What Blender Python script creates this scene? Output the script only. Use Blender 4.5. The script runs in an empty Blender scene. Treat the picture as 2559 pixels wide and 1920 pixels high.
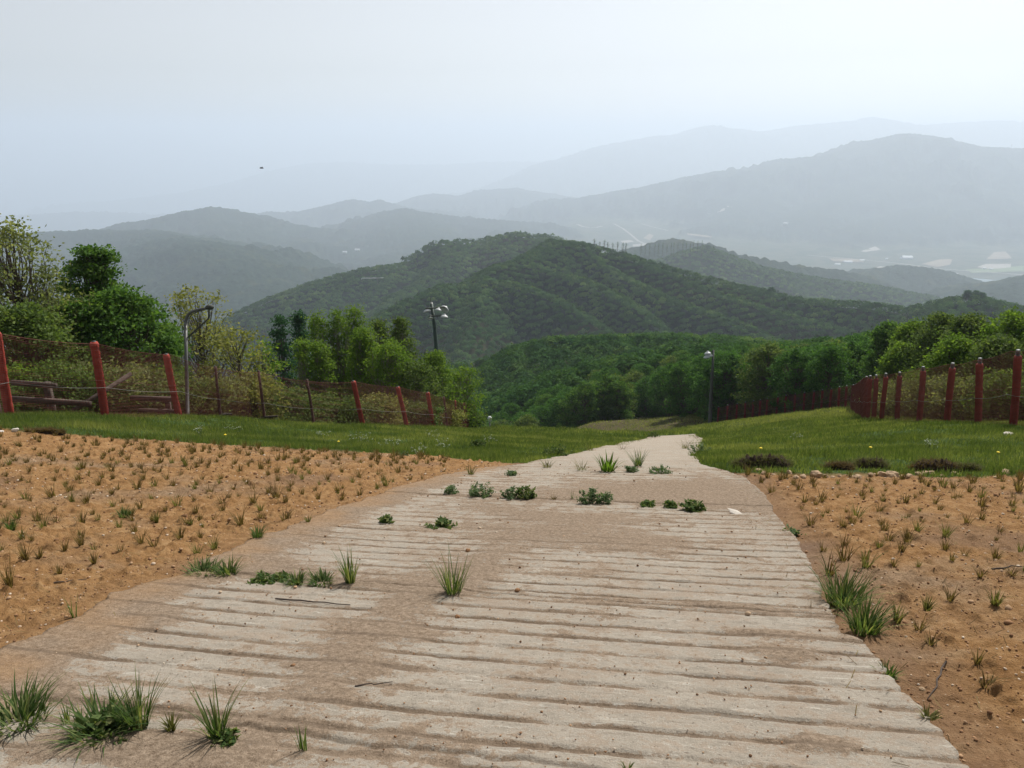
import bpy, math, random
import numpy as np
from mathutils import Vector

# ---------------------------------------------------------------- camera, world, sun, exposure
sc = bpy.context.scene
PITCH = math.radians(17.6); FPX = 1671.0        # photograph measured on a 2212 x 1660 grid
CAM = np.array([0.0, 0.0, 1.6])
cam_d = bpy.data.cameras.new('camera'); cam = bpy.data.objects.new('camera', cam_d)
sc.collection.objects.link(cam); sc.camera = cam
cam.location = CAM; cam.rotation_euler = (math.pi/2 - PITCH, 0, 0)
cam_d.sensor_width = 36; cam_d.lens = 36*FPX/2212
cam_d.clip_start = 0.05; cam_d.clip_end = 60000

SUN_EL, SUN_AZ = 48.0, 32.0                      # azimuth clockwise from +Y (straight ahead)
w = bpy.data.worlds.new('World'); sc.world = w; w.use_nodes = True
nt = w.node_tree; bg = nt.nodes['Background']
sky = nt.nodes.new('ShaderNodeTexSky'); sky.sky_type = 'NISHITA'; sky.sun_disc = False
sky.sun_elevation = math.radians(SUN_EL); sky.sun_rotation = math.radians(SUN_AZ)
sky.altitude = 300; sky.air_density = 1.0; sky.dust_density = 1.2; sky.ozone_density = 1.2
hs = nt.nodes.new('ShaderNodeHueSaturation'); hs.inputs['Saturation'].default_value = 0.22
nt.links.new(sky.outputs[0], hs.inputs['Color']); nt.links.new(hs.outputs[0], bg.inputs[0])
bg.inputs[1].default_value = 0.104
sun_d = bpy.data.lights.new('sun', 'SUN'); sun = bpy.data.objects.new('sun', sun_d)
sc.collection.objects.link(sun)
sun_d.energy = 5.0; sun_d.angle = math.radians(1.0); sun_d.color = (1.0, 0.95, 0.88)
_a, _e = math.radians(SUN_AZ), math.radians(SUN_EL)
sun.rotation_euler = Vector((math.sin(_a)*math.cos(_e), math.cos(_a)*math.cos(_e), math.sin(_e))).to_track_quat('Z', 'Y').to_euler()
sc.view_settings.view_transform = 'Standard'; sc.view_settings.look = 'None'
sc.view_settings.exposure = 0.12; sc.view_settings.gamma = 1.0
sc.cycles.use_denoising = True
sc.cycles.max_bounces = 6; sc.cycles.diffuse_bounces = 3; sc.cycles.transmission_bounces = 3
sc.cycles.volume_bounces = 3; sc.cycles.transparent_max_bounces = 8
HAZE_DENSITY = 0.000155

# ---------------------------------------------------------------- small numeric helpers
CP, SP = math.cos(PITCH), math.sin(PITCH)
def P(u, v, D):
    """the world point seen at photograph position (u, v), D metres along the view axis"""
    a = (u-1106)/FPX; b = (830-v)/FPX
    return np.array([D*a, D*(CP+b*SP), 1.6+D*(-SP+b*CP)])
def sstep(a, b, x):
    t = np.clip((x-a)/(b-a), 0, 1); return t*t*(3-2*t)
def perlin(x, y, seed=0):
    x = np.asarray(x, float); y = np.asarray(y, float)
    xi = np.floor(x).astype(np.int64); yi = np.floor(y).astype(np.int64)
    xf = x-xi; yf = y-yi
    def g(ix, iy, dx, dy):
        h = (ix*374761393 + iy*668265263 + seed*974634777) & 0xffffffff
        h = ((h ^ (h >> 13))*1274126177) & 0xffffffff
        h = (h ^ (h >> 16)) & 1023
        a = h*(2*math.pi/1024); return np.cos(a)*dx+np.sin(a)*dy
    u = xf*xf*xf*(xf*(xf*6-15)+10); v = yf*yf*yf*(yf*(yf*6-15)+10)
    n0 = g(xi, yi, xf, yf)*(1-u)+g(xi+1, yi, xf-1, yf)*u
    n1 = g(xi, yi+1, xf, yf-1)*(1-u)+g(xi+1, yi+1, xf-1, yf-1)*u
    return (n0*(1-v)+n1*v)*1.5
def fbm(x, y, sc_, oc=4, seed=0, gain=0.5):
    r = 0; a = 1; t = 0
    for i in range(oc):
        r = r+a*perlin(x/sc_, y/sc_, seed+i*17); t += a; a *= gain; sc_ = sc_/2.03
    return r/t
def ridged(x, y, sc_, oc=4, seed=0):
    r = 0; a = 1; t = 0
    for i in range(oc):
        r = r+a*(1-2*np.abs(perlin(x/sc_, y/sc_, seed+i*13))); t += a; a *= .5; sc_ /= 2.1
    return r/t

# ---------------------------------------------------------------- terrain height
ctl = []
for y in (-40, -12, -3, 2, 5, 8, 11.5):
    for x in (-7, -2.5, 1.5, 6):
        z = -.287*y if y > 0 else -.25*y*0.6
        ctl.append((x, y, z + (0.10 if (x == -7 and y > 4) else 0)))
for q in [(8,893,17),(228,903,18.8),(384,900,22.6),(477,907,26),(573,915,26.7),(680,922,29),(783,922,30.4),(877,925,34),
          (936,928,37),(1026,930,49),(2190,915,19.7),(2112,917,21.5),(2045,918,22.9),(1986,913,25.7),(1938,908,29.6),
          (1868,906,34),(1858,899,40),(1850,890,48),(1840,881,61),(1700,897,69),(1545,918,78),(1440,932,65),(0,925,14),(1060,998,14),
          (1250,931,48),(1130,932,44),(1430,950,40),(1455,941,58),(1425,965,27),(1600,950,32),(1650,926,48),(1760,915,50),(1560,1016,10.8),(2212,1020,11.5),(2212,960,15.5),(1340,986,15.8),(1500,985,15.8),(900,955,20),(500,940,19)]:
    ctl.append(tuple(P(*q)))
ctl += [(-16,17,-5.6),(-25,22,-10.5),(-16,30,-11.6),(-40,30,-20),(-30,60,-33),(-10,50,-22),(0,66,-27),(-60,60,-42),(0,80,-36),(-5,110,-50),
        (-60,150,-82),(-130,120,-85),(-30,230,-96),(-120,300,-122),(-250,200,-130),(-230,380,-150),(-60,420,-125),(20,16,-5.6),
        (20,24,-8.0),(26,38,-13.5),(40,40,-14.5),(-40,0,-5),(40,0,1.5),(-40,-40,2),(40,-40,8),
        (90,0,5),(-90,0,-22),(120,100,-30),(-20,9,-6),(10,95,-34),(200,200,-62),(330,330,-108),(260,430,-128),(60,430,-135),(140,30,-12)]
def Pg(u, v, D, dz): p = P(u, v, D); return (p[0], p[1], p[2]-dz)
for q in [(1050,790,235),(1100,748,270),(1200,728,300),(1400,722,315),(1560,727,315),(1700,744,285),(1780,737,235),
          (1060,860,170),(1200,815,190),(1400,805,190),(1600,748,120),(1700,748,100),(1700,742,170),(1800,738,90),(1800,736,150),(1900,710,80),(1900,710,140),(2050,700,75),(2050,700,130),(2212,695,70),(2212,695,110),(1400,765,160),(1250,795,145),(1480,790,115)]:
    ctl.append(Pg(*q, 8.5))
for q in [(1330,925,98),(1450,908,92),(1530,914,84)]: ctl.append(tuple(P(*q)))
ctl = np.array(ctl)
def _tps(r2): return np.where(r2 > 1e-9, r2*np.log(np.maximum(r2, 1e-9)), 0.0)
def _fit(c, lam=2.0):
    s = 50.0; X = c[:, :2]/s; n = len(X)
    K = _tps(((X[:, None]-X[None])**2).sum(2)) + np.eye(n)*lam*1e-3
    Q = np.hstack([np.ones((n, 1)), X]); A = np.zeros((n+3, n+3)); A[:n, :n] = K; A[:n, n:] = Q; A[n:, :n] = Q.T
    return X, np.linalg.solve(A, np.concatenate([c[:, 2], np.zeros(3)]))
_X, _W = _fit(ctl)
def near_h(x, y):
    x = np.atleast_1d(x)/50.0; y = np.atleast_1d(y)/50.0; n = len(_X)
    out = _W[n]+_W[n+1]*x+_W[n+2]*y
    for i in range(n): out = out+_W[i]*_tps((x-_X[i, 0])**2+(y-_X[i, 1])**2)
    return out
FLOOR = -700.0
# ridge crests: points (u, v, D) on the photograph, steepness k, canopy height
RIDGES = [
 ([(2500,690,620),(2212,664,589),(2150,648,570),(2100,637,558),(2030,648,570),(1960,662,595),(1850,652,632),(1720,643,669),(1600,615,706),(1480,585,731),(1350,547,744),(1270,524,744),(1200,519,737)], 1.2, 6, .5),
 ([(1200,519,738),(1165,540,720),(1130,560,703),(1080,572,692),(1040,602,668),(1005,612,660),(960,618,652)], .9, 6, .4),
 ([(1040,602,668),(1060,602,665),(1110,608,655),(1160,622,645),(1210,645,632),(1250,668,620),(1290,695,604),(1330,724,590),(1380,770,565)], 1.45, 6, .5),
 ([(960,615,655),(880,650,630),(840,672,617),(800,700,600),(740,760,570),(700,830,540)], 1.35, 6, .6),
 ([(1050,604,664),(1040,660,620),(1020,720,592),(1000,790,560)], 1.4, 6, .6),
 ([(1130,560,703),(1200,585,688),(1250,597,676),(1290,612,664),(1330,632,650),(1370,655,634),(1410,688,616),(1445,720,598),(1480,760,575)], 1.45, 6, .5),
 ([(1240,522,742),(1290,555,722),(1340,590,698),(1390,615,676),(1440,640,656),(1500,660,640),(1560,680,626),(1610,700,613),(1650,718,600),(1720,760,575)], 1.45, 6, .5),
 ([(1350,547,742),(1400,572,728),(1470,598,708),(1540,625,688),(1610,650,668),(1680,672,650),(1740,690,636),(1800,705,622),(1880,725,605)], 1.4, 6, .5),
 ([(1600,615,722),(1660,640,700),(1720,660,680),(1800,680,655),(1880,695,640),(1940,705,630)], 1.4, 6, .5),
 ([(1850,652,640),(1900,680,610),(1960,705,590)], 1.4, 6, .5),
 ([(2090,640,558),(2040,680,535),(1990,700,520),(1930,730,505)], 1.0, 6, .5),
 ([(300,900,976),(430,730,1012),(519,676,1037),(586,644,1055),(664,617,1073),(728,598,1088),(786,583,1098),(840,577,1107),(877,571,1116),(901,551,1122),(942,524,1129),(989,519,1134),(1026,525,1134),(1060,514,1134),(1095,507,1134),(1120,505,1134),(1190,512,1134),(1260,530,1134),(1340,560,1134)], .7, 6, .5),
 ([(1010,522,1134),(975,560,1073),(930,595,1030),(880,630,988),(840,660,951)], 1.05, 6, .6),
 ([(877,571,1116),(850,600,1079),(815,630,1043),(780,660,1012)], 1.35, 6, .6),
 ([(786,583,1098),(745,620,1055),(700,660,1018),(660,700,976)], 1.35, 6, .6),
 ([(664,617,1073),(630,655,1037),(590,700,994)], 1.35, 6, .6),
 ([(455,452,4860),(500,500,4387),(540,545,3982),(565,590,3645)], .45, 0, .5),
 ([(290,482,4860),(330,520,4522),(380,560,4185)], .45, 0, .5),
 ([(200,502,3712),(245,545,3348),(280,600,3037),(330,650,2767)], .5, 0, .5),
 ([(350,505,3510),(385,550,3172),(440,600,2835),(470,660,2565)], .5, 0, .5),
 ([(1700,346,7425),(1660,400,6885),(1610,450,6345),(1570,480,6007)], .42, 0, .5),
 ([(2120,320,7155),(2100,370,6750),(2060,420,6277)], .42, 0, .5),
 ([(1290,560,1938),(1380,540,2093),(1450,515,2170),(1500,524,2170),(1535,529,2093),(1580,545,2093),(1700,568,2170),(1800,580,2249),(1850,590,2326)], .45, 6, .3),
 ([(1500,590,1549),(1530,534,1628),(1560,545,1628),(1640,575,1628),(1760,600,1705),(1900,620,1705),(2000,640,1705)], .5, 6, .3),
 ([(1750,610,2559),(1850,592,2636),(1910,578,2714),(1960,572,2745),(2010,577,2745),(2070,600,2636),(2150,622,2559),(2212,632,2481),(2300,640,2404)], .40, 6, .3),
 ([(2100,660,1783),(2160,628,1938),(2212,600,2093),(2300,580,2249)], .45, 6, .3),
 # left middle distance
 ([(-300,530,3510),(0,512,3645),(60,506,3645),(200,502,3712),(280,500,3645),(350,505,3510),(430,530,2636),(500,580,2326),(560,640,2093),(600,700,1860)], .42, 0, .5),
 ([(-200,520,4860),(60,515,4860),(200,505,4860),(290,482,4860),(380,463,4860),(455,452,4860),(520,466,4860),(600,486,4927),(680,496,4995),(740,530,4725),(800,580,4320)], .40, 0, .5),
 ([(690,500,5783),(760,480,5783),(830,460,5783),(880,452,5783),(930,462,5783),(1000,474,5783),(1060,476,5783),(1160,482,5979),(1240,494,6177)], .36, 0, .5),
 ([(880,455,5783),(900,500,4725),(940,550,4050),(960,600,3510)], .36, 0, .4),
 ([(500,470,8310),(570,460,8310),(640,460,8310),(700,446,8310),(755,432,8310),(790,440,8310),(815,434,8310),(865,448,8310),(920,455,8310)], .36, 0, .5),
 ([(830,450,10211),(900,426,10211),(935,420,10211),(990,424,10211),(1040,412,10211),(1120,408,10211),(1190,420,10211),(1270,432,10211),(1340,450,10211)], .36, 0, .5),
 ([(-200,480,13668),(0,470,13668),(120,462,13668),(170,460,13668),(300,466,13668),(420,470,13668)], .33, 0, .5),
 ([(1240,432,8100),(1330,415,7965),(1400,402,7830),(1460,390,7695),(1540,374,7560),(1620,365,7425),(1700,346,7425),(1800,334,7290),(1850,320,7290),(1890,302,7290),(1950,291,7290),(2000,294,7290),(2050,304,7290),(2120,320,7155),(2212,322,7155),(2400,330,7155)], .38, 0, .6),
 ([(1950,291,7290),(1900,380,6615),(1800,430,6210),(1700,470,5940)], .40, 0, .4),
 ([(2212,400,6345),(2050,430,6075),(1960,460,5805),(1860,490,5535)], .40, 0, .4),
 # far
 ([(1000,420,15754),(1050,404,15754),(1110,382,15754),(1160,358,15754),(1230,338,15754),(1290,318,15754),(1350,308,15754),(1400,298,15754),(1470,292,15754),(1500,280,15754),(1540,272,15754),(1590,280,15754),(1640,286,15754),(1740,272,15754),(1850,262,15754),(1885,254,15754),(1930,264,15754),(1990,272,15754),(2080,266,15754),(2150,262,15754),(2212,266,15754),(2400,270,15754)], .36, 0, .6),
 ([(200,440,21905),(380,420,21905),(500,396,21905),(580,372,21905),(660,356,21905),(740,352,21905),(830,358,21905),(960,358,21905),(1050,352,21905),(1160,352,21905)], .33, 0, .6),
]
_RP = [(np.array([P(*q)-np.array([0, 0, cz*1.0]) for q in pts]), k, amp) for pts, k, cz, amp in RIDGES]
def far_h(x, y):
    x = np.asarray(x, float); y = np.asarray(y, float)
    wx = x+60*fbm(x, y, 500, 3, 5); wy = y+60*fbm(x, y, 500, 3, 9)
    r = np.hypot(x, y)
    amp = np.clip((r-900)/2500, .08, 1)
    wx = x+(wx-x)*amp; wy = y+(wy-y)*amp
    base = FLOOR-30+np.clip(r-1400, 0, 2000)/2000*180*np.clip(ridged(x, y, 1200, 4, 3)+.1, 0, 2)
    s0_ = 5200+4200*sstep(-200, 1500, x-.10*y)
    base = base-1900*np.clip((r-s0_)/17000, 0, 1)**1.15-60*sstep(0, 3000, r-s0_)
    flat = sstep(3100, 3650, y)*(1-sstep(7600, 8400, y))*sstep(0, 340, x-160-.02*y)
    base = base*(1-flat)+FLOOR*flat
    H = base
    rn = ridged(wx, wy, 420, 4, 21); rs = ridged(x, y, 120, 3, 31)
    for pts, k, am in _RP:
        d2 = np.full(x.shape, 1e18); zc = np.zeros(x.shape)
        for a, b in zip(pts[:-1], pts[1:]):
            ex, ey = b[0]-a[0], b[1]-a[1]; L = ex*ex+ey*ey
            t = np.clip(((wx-a[0])*ex+(wy-a[1])*ey)/L, 0, 1)
            dd = (wx-a[0]-t*ex)**2+(wy-a[1]-t*ey)**2
            m = dd < d2; d2 = np.where(m, dd, d2); zc = np.where(m, a[2]+t*(b[2]-a[2]), zc)
        d = np.sqrt(d2); R = np.hypot(pts[0][0], pts[0][1])
        soft = np.sqrt(d*d+(R*.012)**2)-R*.012
        A = np.minimum(d*am*.55, 20+R*.017) if R > 1300 else np.minimum(d*am*.75, 15.0)
        h = zc-k*soft+A*(rn if R > 1300 else rs)*.9
        kk = 1.5 if R < 1300 else 12.0
        m = np.maximum(H, h); H = m+kk*np.log1p(np.exp(-np.abs(H-h)/kk))*.6
    return H
def base_h(x, y):
    x = np.atleast_1d(np.asarray(x, float)); y = np.atleast_1d(np.asarray(y, float)); shp = x.shape
    x = x.ravel(); y = y.ravel(); r = np.hypot(x, y); out = np.zeros(x.shape)
    wgt = sstep(330, 410, r)
    m = r < 410
    if m.any(): out[m] += near_h(x[m], y[m])*(1-wgt[m])
    m = r > 330
    if m.any(): out[m] += far_h(x[m], y[m])*wgt[m]
    return out.reshape(shp)
def G1(x, y): return float(base_h([x], [y])[0])
def hit(u, v, d0=1.2, d1=120.0):
    """where the sight line through (u, v) meets the smooth ground"""
    D = np.exp(np.linspace(math.log(d0), math.log(d1), 700))
    a = (u-1106)/FPX; b = (830-v)/FPX
    X = D*a; Y = D*(CP+b*SP); Z = 1.6+D*(-SP+b*CP)
    g = Z-base_h(X, Y); i = int(np.argmax(g < 0))
    if g[i] >= 0: i = len(D)-1
    t = g[i-1]/(g[i-1]-g[i]) if i > 0 else 0
    d = D[i-1]*(1-t)+D[i]*t
    return np.array([d*a, d*(CP+b*SP), 1.6+d*(-SP+b*CP)])

# road frame: s runs down the slope, t to the right
RA = math.radians(11.3); RS = np.array([math.sin(RA), math.cos(RA)]); RT = np.array([math.cos(RA), -math.sin(RA)])
def st(x, y): return x*RS[0]+y*RS[1], x*RT[0]+y*RT[1]
def xy(s, t): return s*RS[0]+t*RT[0], s*RS[1]+t*RT[1]
_re = [(2120,1700),(2075,1640),(1965,1520),(1905,1430),(1860,1388),(1812,1372),(1790,1310),(1762,1240),(1720,1170),(1680,1120),(1650,1070),(1612,1037),(1572,1020),(1512,1004),(1494,985),(1518,962),(1520,948),(1500,938)]
_le = [(0,1412),(130,1357),(260,1290),(400,1240),(520,1180),(640,1135),(760,1090),(850,1060),(930,1035),(1050,1012),(1130,1004),(1200,988),(1290,968),(1340,956),(1405,942),(1430,937)]
def _prof(lst, head):
    a = sorted([st(*hit(u, v)[:2]) for u, v in lst]); a = np.array(head+a)
    return a[:, 0], a[:, 1]
RES, RET = _prof(_re, [(-4, 1.75), (1.0, 1.7)]); LES, LET = _prof(_le, [(-4, -3.3), (1.5, -3.2), (2.6, -3.15)])
S_END = min(RES[-1], LES[-1])
def road_edges(s):
    r = np.interp(s, RES, RET)+.05*fbm(s, s*0, .55, 3, 71)+.015*perlin(s/.07, s*0, 72)
    l = np.interp(s, LES, LET)+.14*fbm(s, s*0, .7, 3, 73)+.06*fbm(s, s*0+3, .15, 3, 74)
    return l, r
# soil / grass boundaries  y_b(x)
_lb = np.array([hit(u, v)[:2] for u, v in [(0,926),(60,933),(200,941),(400,956),(600,969),(800,979),(950,986),(1060,999),(1150,1004)]])
_lb = _lb[np.argsort(_lb[:, 0])]
_rb = np.array([hit(u, v)[:2] for u, v in [(1500,1003),(1560,1016),(1650,1024),(1750,1026),(1850,1023),(2000,1028),(2100,1030),(2212,1026),(2400,1022)]])
def soil_mask(x, y):
    yb = np.where(x < 1.0, np.interp(x, _lb[:, 0], _lb[:, 1]), np.interp(x, _rb[:, 0], _rb[:, 1]))
    n = .35*fbm(x, y, 1.3, 4, 41)+.12*fbm(x, y, .22, 2, 43)
    return sstep(-.12, .12, yb-y+n)
def road_inside(x, y):
    s, t = st(x, y); l, r = road_edges(s)
    return np.minimum(t-l, r-t), s
def ground_z(x, y):
    """ground surface with its small relief"""
    z = base_h(x, y); r = np.hypot(x, y)
    near = r < 120
    if near.any():
        xn, yn = x[near], y[near]; so = soil_mask(xn, yn); rn = r[near]
        lump = .045*fbm(xn, yn, .9, 3, 51)
        cl = np.abs(fbm(xn, yn, .16, 3, 53)); clod = .035*cl+.10*np.maximum(fbm(xn, yn, .13, 2, 57)-.22, 0)+.016*fbm(xn, yn, .045, 2, 59)
        fade = 1-sstep(14, 20, rn)
        d = so*(lump+(clod-.012)*fade)+(1-so)*(.07*fbm(xn, yn, 1.6, 3, 61)+.02*fbm(xn, yn, .3, 2, 63)*fade)
        ins, s = road_inside(xn, yn)
        side = st(xn, yn)[1] > 0
        rimL = .015+.0*ins; rimR = -.035
        edge = np.where(side, rimR, rimL)
        k = sstep(-.5, -.02, ins); d = d*(1-.55*k)+edge*k
        k2 = sstep(.02, .14, ins); d = d*(1-k2)-.09*k2
        k3 = (s < S_END+.2)
        z[near] += np.where((ins > -.5) & ~k3, d*0, d)
    return z

# ---------------------------------------------------------------- mesh helpers
C = sc.collection
def tag(o, label=None, cat=None, group=None, kind=None):
    if label: o['label'] = label
    if cat: o['category'] = cat
    if group: o['group'] = group
    if kind: o['kind'] = kind
    return o
def mesh_np(name, V, F, mat, attrs=None, smooth=False, n=4):
    V = np.ascontiguousarray(V, dtype=np.float32).reshape(-1, 3); F = np.ascontiguousarray(F, dtype=np.int32)
    me = bpy.data.meshes.new(name); me.vertices.add(len(V)); me.vertices.foreach_set('co', V.ravel())
    k = F.shape[1]; me.loops.add(F.size); me.loops.foreach_set('vertex_index', F.ravel())
    me.polygons.add(len(F)); me.polygons.foreach_set('loop_start', np.arange(len(F), dtype=np.int32)*k)
    me.polygons.foreach_set('loop_total', np.full(len(F), k, dtype=np.int32))
    if smooth: me.polygons.foreach_set('use_smooth', np.ones(len(F), dtype=bool))
    for a, val in (attrs or {}).items():
        at = me.attributes.new(a, 'FLOAT', 'POINT'); at.data.foreach_set('value', np.ascontiguousarray(val, dtype=np.float32))
    if mat: me.materials.append(mat)
    me.update(calc_edges=True)
    return me
def link(name, me, parent=None, loc=None):
    o = bpy.data.objects.new(name, me); C.objects.link(o)
    if parent: o.parent = parent
    if loc is not None: o.location = loc
    return o
def empty(name, loc=(0, 0, 0), rz=0):
    o = bpy.data.objects.new(name, None); C.objects.link(o); o.location = loc; o.rotation_euler = (0, 0, rz)
    o.empty_display_size = .2
    return o
def copy_tree(o, loc, rz=0, scale=None):
    c = o.copy(); C.objects.link(c); c.location = loc; c.rotation_euler = (o.rotation_euler[0], o.rotation_euler[1], rz)
    if scale is not None: c.scale = scale
    for ch in o.children:
        d = ch.copy(); C.objects.link(d); d.parent = c
        for g in ch.children:
            e = g.copy(); C.objects.link(e); e.parent = d
    return c
class MB:
    """collects tubes, boxes and quads of one material into one mesh"""
    def __init__(s): s.v = []; s.f = []; s.n = 0; s.a = []
    def add(s, V, F, a=0.0):
        V = np.asarray(V, float); s.v.append(V); s.f.append(np.asarray(F)+s.n); s.n += len(V); s.a.append(np.full(len(V), a))
    def tube(s, pts, rad, k=6, a=0.0, cap=True):
        pts = np.asarray(pts, float); n = len(pts); rad = np.broadcast_to(np.asarray(rad, float), (n,))
        T = np.gradient(pts, axis=0); T /= np.maximum(np.linalg.norm(T, axis=1, keepdims=True), 1e-9)
        ref = np.array([0, 0, 1.0]) if abs(T[0][2]) < .9 else np.array([1.0, 0, 0])
        A = np.cross(T, ref); A /= np.maximum(np.linalg.norm(A, axis=1, keepdims=True), 1e-9); B = np.cross(T, A)
        th = np.arange(k)*2*math.pi/k
        V = pts[:, None]+rad[:, None, None]*(np.cos(th)[None, :, None]*A[:, None]+np.sin(th)[None, :, None]*B[:, None])
        i = np.arange(n-1)[:, None]*k; j = np.arange(k)[None]; j2 = (j+1) % k
        F = np.stack([i+j, i+j2, i+k+j2, i+k+j], -1).reshape(-1, 4)
        V = V.reshape(-1, 3)
        if cap:
            V = np.vstack([V, pts[0], pts[-1]]); c0 = n*k; c1 = c0+1; jj = np.arange(k)
            F = np.vstack([F, np.stack([jj, np.full(k, c0), (jj+1) % k, (jj+1) % k], -1)[:, [0, 1, 2, 2]] if False else np.zeros((0, 4), int)])
            capf = [[j_ , (j_+1) % k, c0, c0] for j_ in range(k)]+[[(n-1)*k+j_, (n-1)*k+(j_+1) % k, c1, c1] for j_ in range(k)]
            s.tri = getattr(s, 'tri', []); s.tri += [[q[0]+s.n, q[1]+s.n, q[2]+s.n] for q in capf]
        s.add(V, F, a)
    def box(s, c, size, R=None, a=0.0):
        h = np.array(size)/2; V = np.array([[x, y, z] for x in (-1, 1) for y in (-1, 1) for z in (-1, 1)])*h
        if R is not None: V = V@np.array(R).T
        F = [[0, 1, 3, 2], [4, 6, 7, 5], [0, 4, 5, 1], [2, 3, 7, 6], [0, 2, 6, 4], [1, 5, 7, 3]]
        s.add(V+np.array(c), F, a)
    def build(s, name, mat, parent=None, smooth=False, attr=None):
        V = np.vstack(s.v); Q = np.vstack(s.f) if s.f else np.zeros((0, 4), int)
        tri = getattr(s, 'tri', [])
        me = bpy.data.meshes.new(name)
        me.vertices.add(len(V)); me.vertices.foreach_set('co', V.astype(np.float32).ravel())
        nq, ntr = len(Q), len(tri); loops = np.concatenate([Q.ravel(), np.array(tri, int).ravel()]).astype(np.int32)
        me.loops.add(len(loops)); me.loops.foreach_set('vertex_index', loops); me.polygons.add(nq+ntr)
        tot = np.concatenate([np.full(nq, 4), np.full(ntr, 3)]).astype(np.int32)
        me.polygons.foreach_set('loop_start', np.concatenate([[0], np.cumsum(tot)[:-1]]).astype(np.int32)); me.polygons.foreach_set('loop_total', tot)
        if smooth: me.polygons.foreach_set('use_smooth', np.ones(nq+ntr, dtype=bool))
        if attr:
            at = me.attributes.new(attr, 'FLOAT', 'POINT'); at.data.foreach_set('value', np.concatenate(s.a).astype(np.float32))
        if mat: me.materials.append(mat)
        me.update(calc_edges=True); me.validate()
        return link(name, me, parent)

# ---------------------------------------------------------------- materials
def new_mat(name):
    m = bpy.data.materials.new(name); m.use_nodes = True; n = m.node_tree; n.nodes.clear()
    out = n.nodes.new('ShaderNodeOutputMaterial'); return m, n, out
def N(n, t, **kw):
    x = n.nodes.new(t)
    for k, v in kw.items(): setattr(x, k, v)
    return x
def noise(n, scale, detail=4, rough=.55, vec=None):
    x = N(n, 'ShaderNodeTexNoise'); x.inputs['Scale'].default_value = scale; x.inputs['Detail'].default_value = detail
    x.inputs['Roughness'].default_value = rough
    if vec is not None: n.links.new(vec, x.inputs['Vector'])
    return x.outputs['Fac']
def ramp(n, fac, stops):
    x = N(n, 'ShaderNodeValToRGB'); cr = x.color_ramp
    while len(cr.elements) < len(stops): cr.elements.new(.5)
    for e, (p, c) in zip(cr.elements, stops): e.position = p; e.color = (*c, 1)
    n.links.new(fac, x.inputs[0]); return x.outputs[0]
def mixc(n, fac, a, b, mode='MIX'):
    x = N(n, 'ShaderNodeMix', data_type='RGBA', blend_type=mode)
    for i, v in ((0, fac), (6, a), (7, b)):
        if isinstance(v, (int, float)): x.inputs[i].default_value = v
        elif isinstance(v, tuple): x.inputs[i].default_value = (*v, 1)
        else: n.links.new(v, x.inputs[i])
    return x.outputs[2]
def math_(n, op, a, b=0.0, clamp=False):
    x = N(n, 'ShaderNodeMath', operation=op, use_clamp=clamp)
    for i, v in ((0, a), (1, b)):
        if isinstance(v, (int, float)): x.inputs[i].default_value = v
        else: n.links.new(v, x.inputs[i])
    return x.outputs[0]
def maprange(n, v, a, b):
    x = N(n, 'ShaderNodeMapRange'); x.interpolation_type = 'SMOOTHSTEP'
    n.links.new(v, x.inputs[0]); x.inputs[1].default_value = a; x.inputs[2].default_value = b; return x.outputs[0]
def attr(n, name): return N(n, 'ShaderNodeAttribute', attribute_name=name).outputs['Fac']
def objco(n): return N(n, 'ShaderNodeTexCoord').outputs['Object']
def princ(n, out, col, rough=.9, bump=None, bs=.3, bd=.01, spec=.2, metal=0.0):
    b = N(n, 'ShaderNodeBsdfPrincipled'); b.inputs['Roughness'].default_value = rough
    b.inputs['Specular IOR Level'].default_value = spec; b.inputs['Metallic'].default_value = metal
    if isinstance(col, tuple): b.inputs['Base Color'].default_value = (*col, 1)
    else: n.links.new(col, b.inputs['Base Color'])
    if bump is not None:
        x = N(n, 'ShaderNodeBump'); x.inputs['Strength'].default_value = bs; x.inputs['Distance'].default_value = bd
        n.links.new(bump, x.inputs['Height']); n.links.new(x.outputs[0], b.inputs['Normal'])
    n.links.new(b.outputs[0], out.inputs['Surface']); return b
def simple(name, col, rough=.7, var=.25, scale=6.0, bs=.2, bd=.005, spec=.3, metal=0.0):
    m, n, o = new_mat(name); co = objco(n); f = noise(n, scale, 5, .6, co)
    dark = tuple(c*(1-var) for c in col); light = tuple(min(1, c*(1+var)) for c in col)
    princ(n, o, ramp(n, f, [(.3, dark), (.7, light)]), rough, noise(n, scale*8, 3, .6, co), bs, bd, spec, metal); return m
def leaf_mat(name, dark, mid, light, transl=.35, rough=.75, spec=.08):
    m, n, o = new_mat(name); t = attr(n, 'tint')
    col = ramp(n, t, [(0.0, dark), (.5, mid), (1.0, light)])
    b = N(n, 'ShaderNodeBsdfPrincipled'); b.inputs['Roughness'].default_value = rough; b.inputs['Specular IOR Level'].default_value = spec
    n.links.new(col, b.inputs['Base Color'])
    tr = N(n, 'ShaderNodeBsdfTranslucent'); n.links.new(mixc(n, 1.0, col, (1.25, 1.3, .6), 'MULTIPLY'), tr.inputs['Color'])
    mx = N(n, 'ShaderNodeMixShader'); mx.inputs[0].default_value = transl
    n.links.new(b.outputs[0], mx.inputs[1]); n.links.new(tr.outputs[0], mx.inputs[2]); n.links.new(mx.outputs[0], o.inputs['Surface'])
    return m

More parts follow.
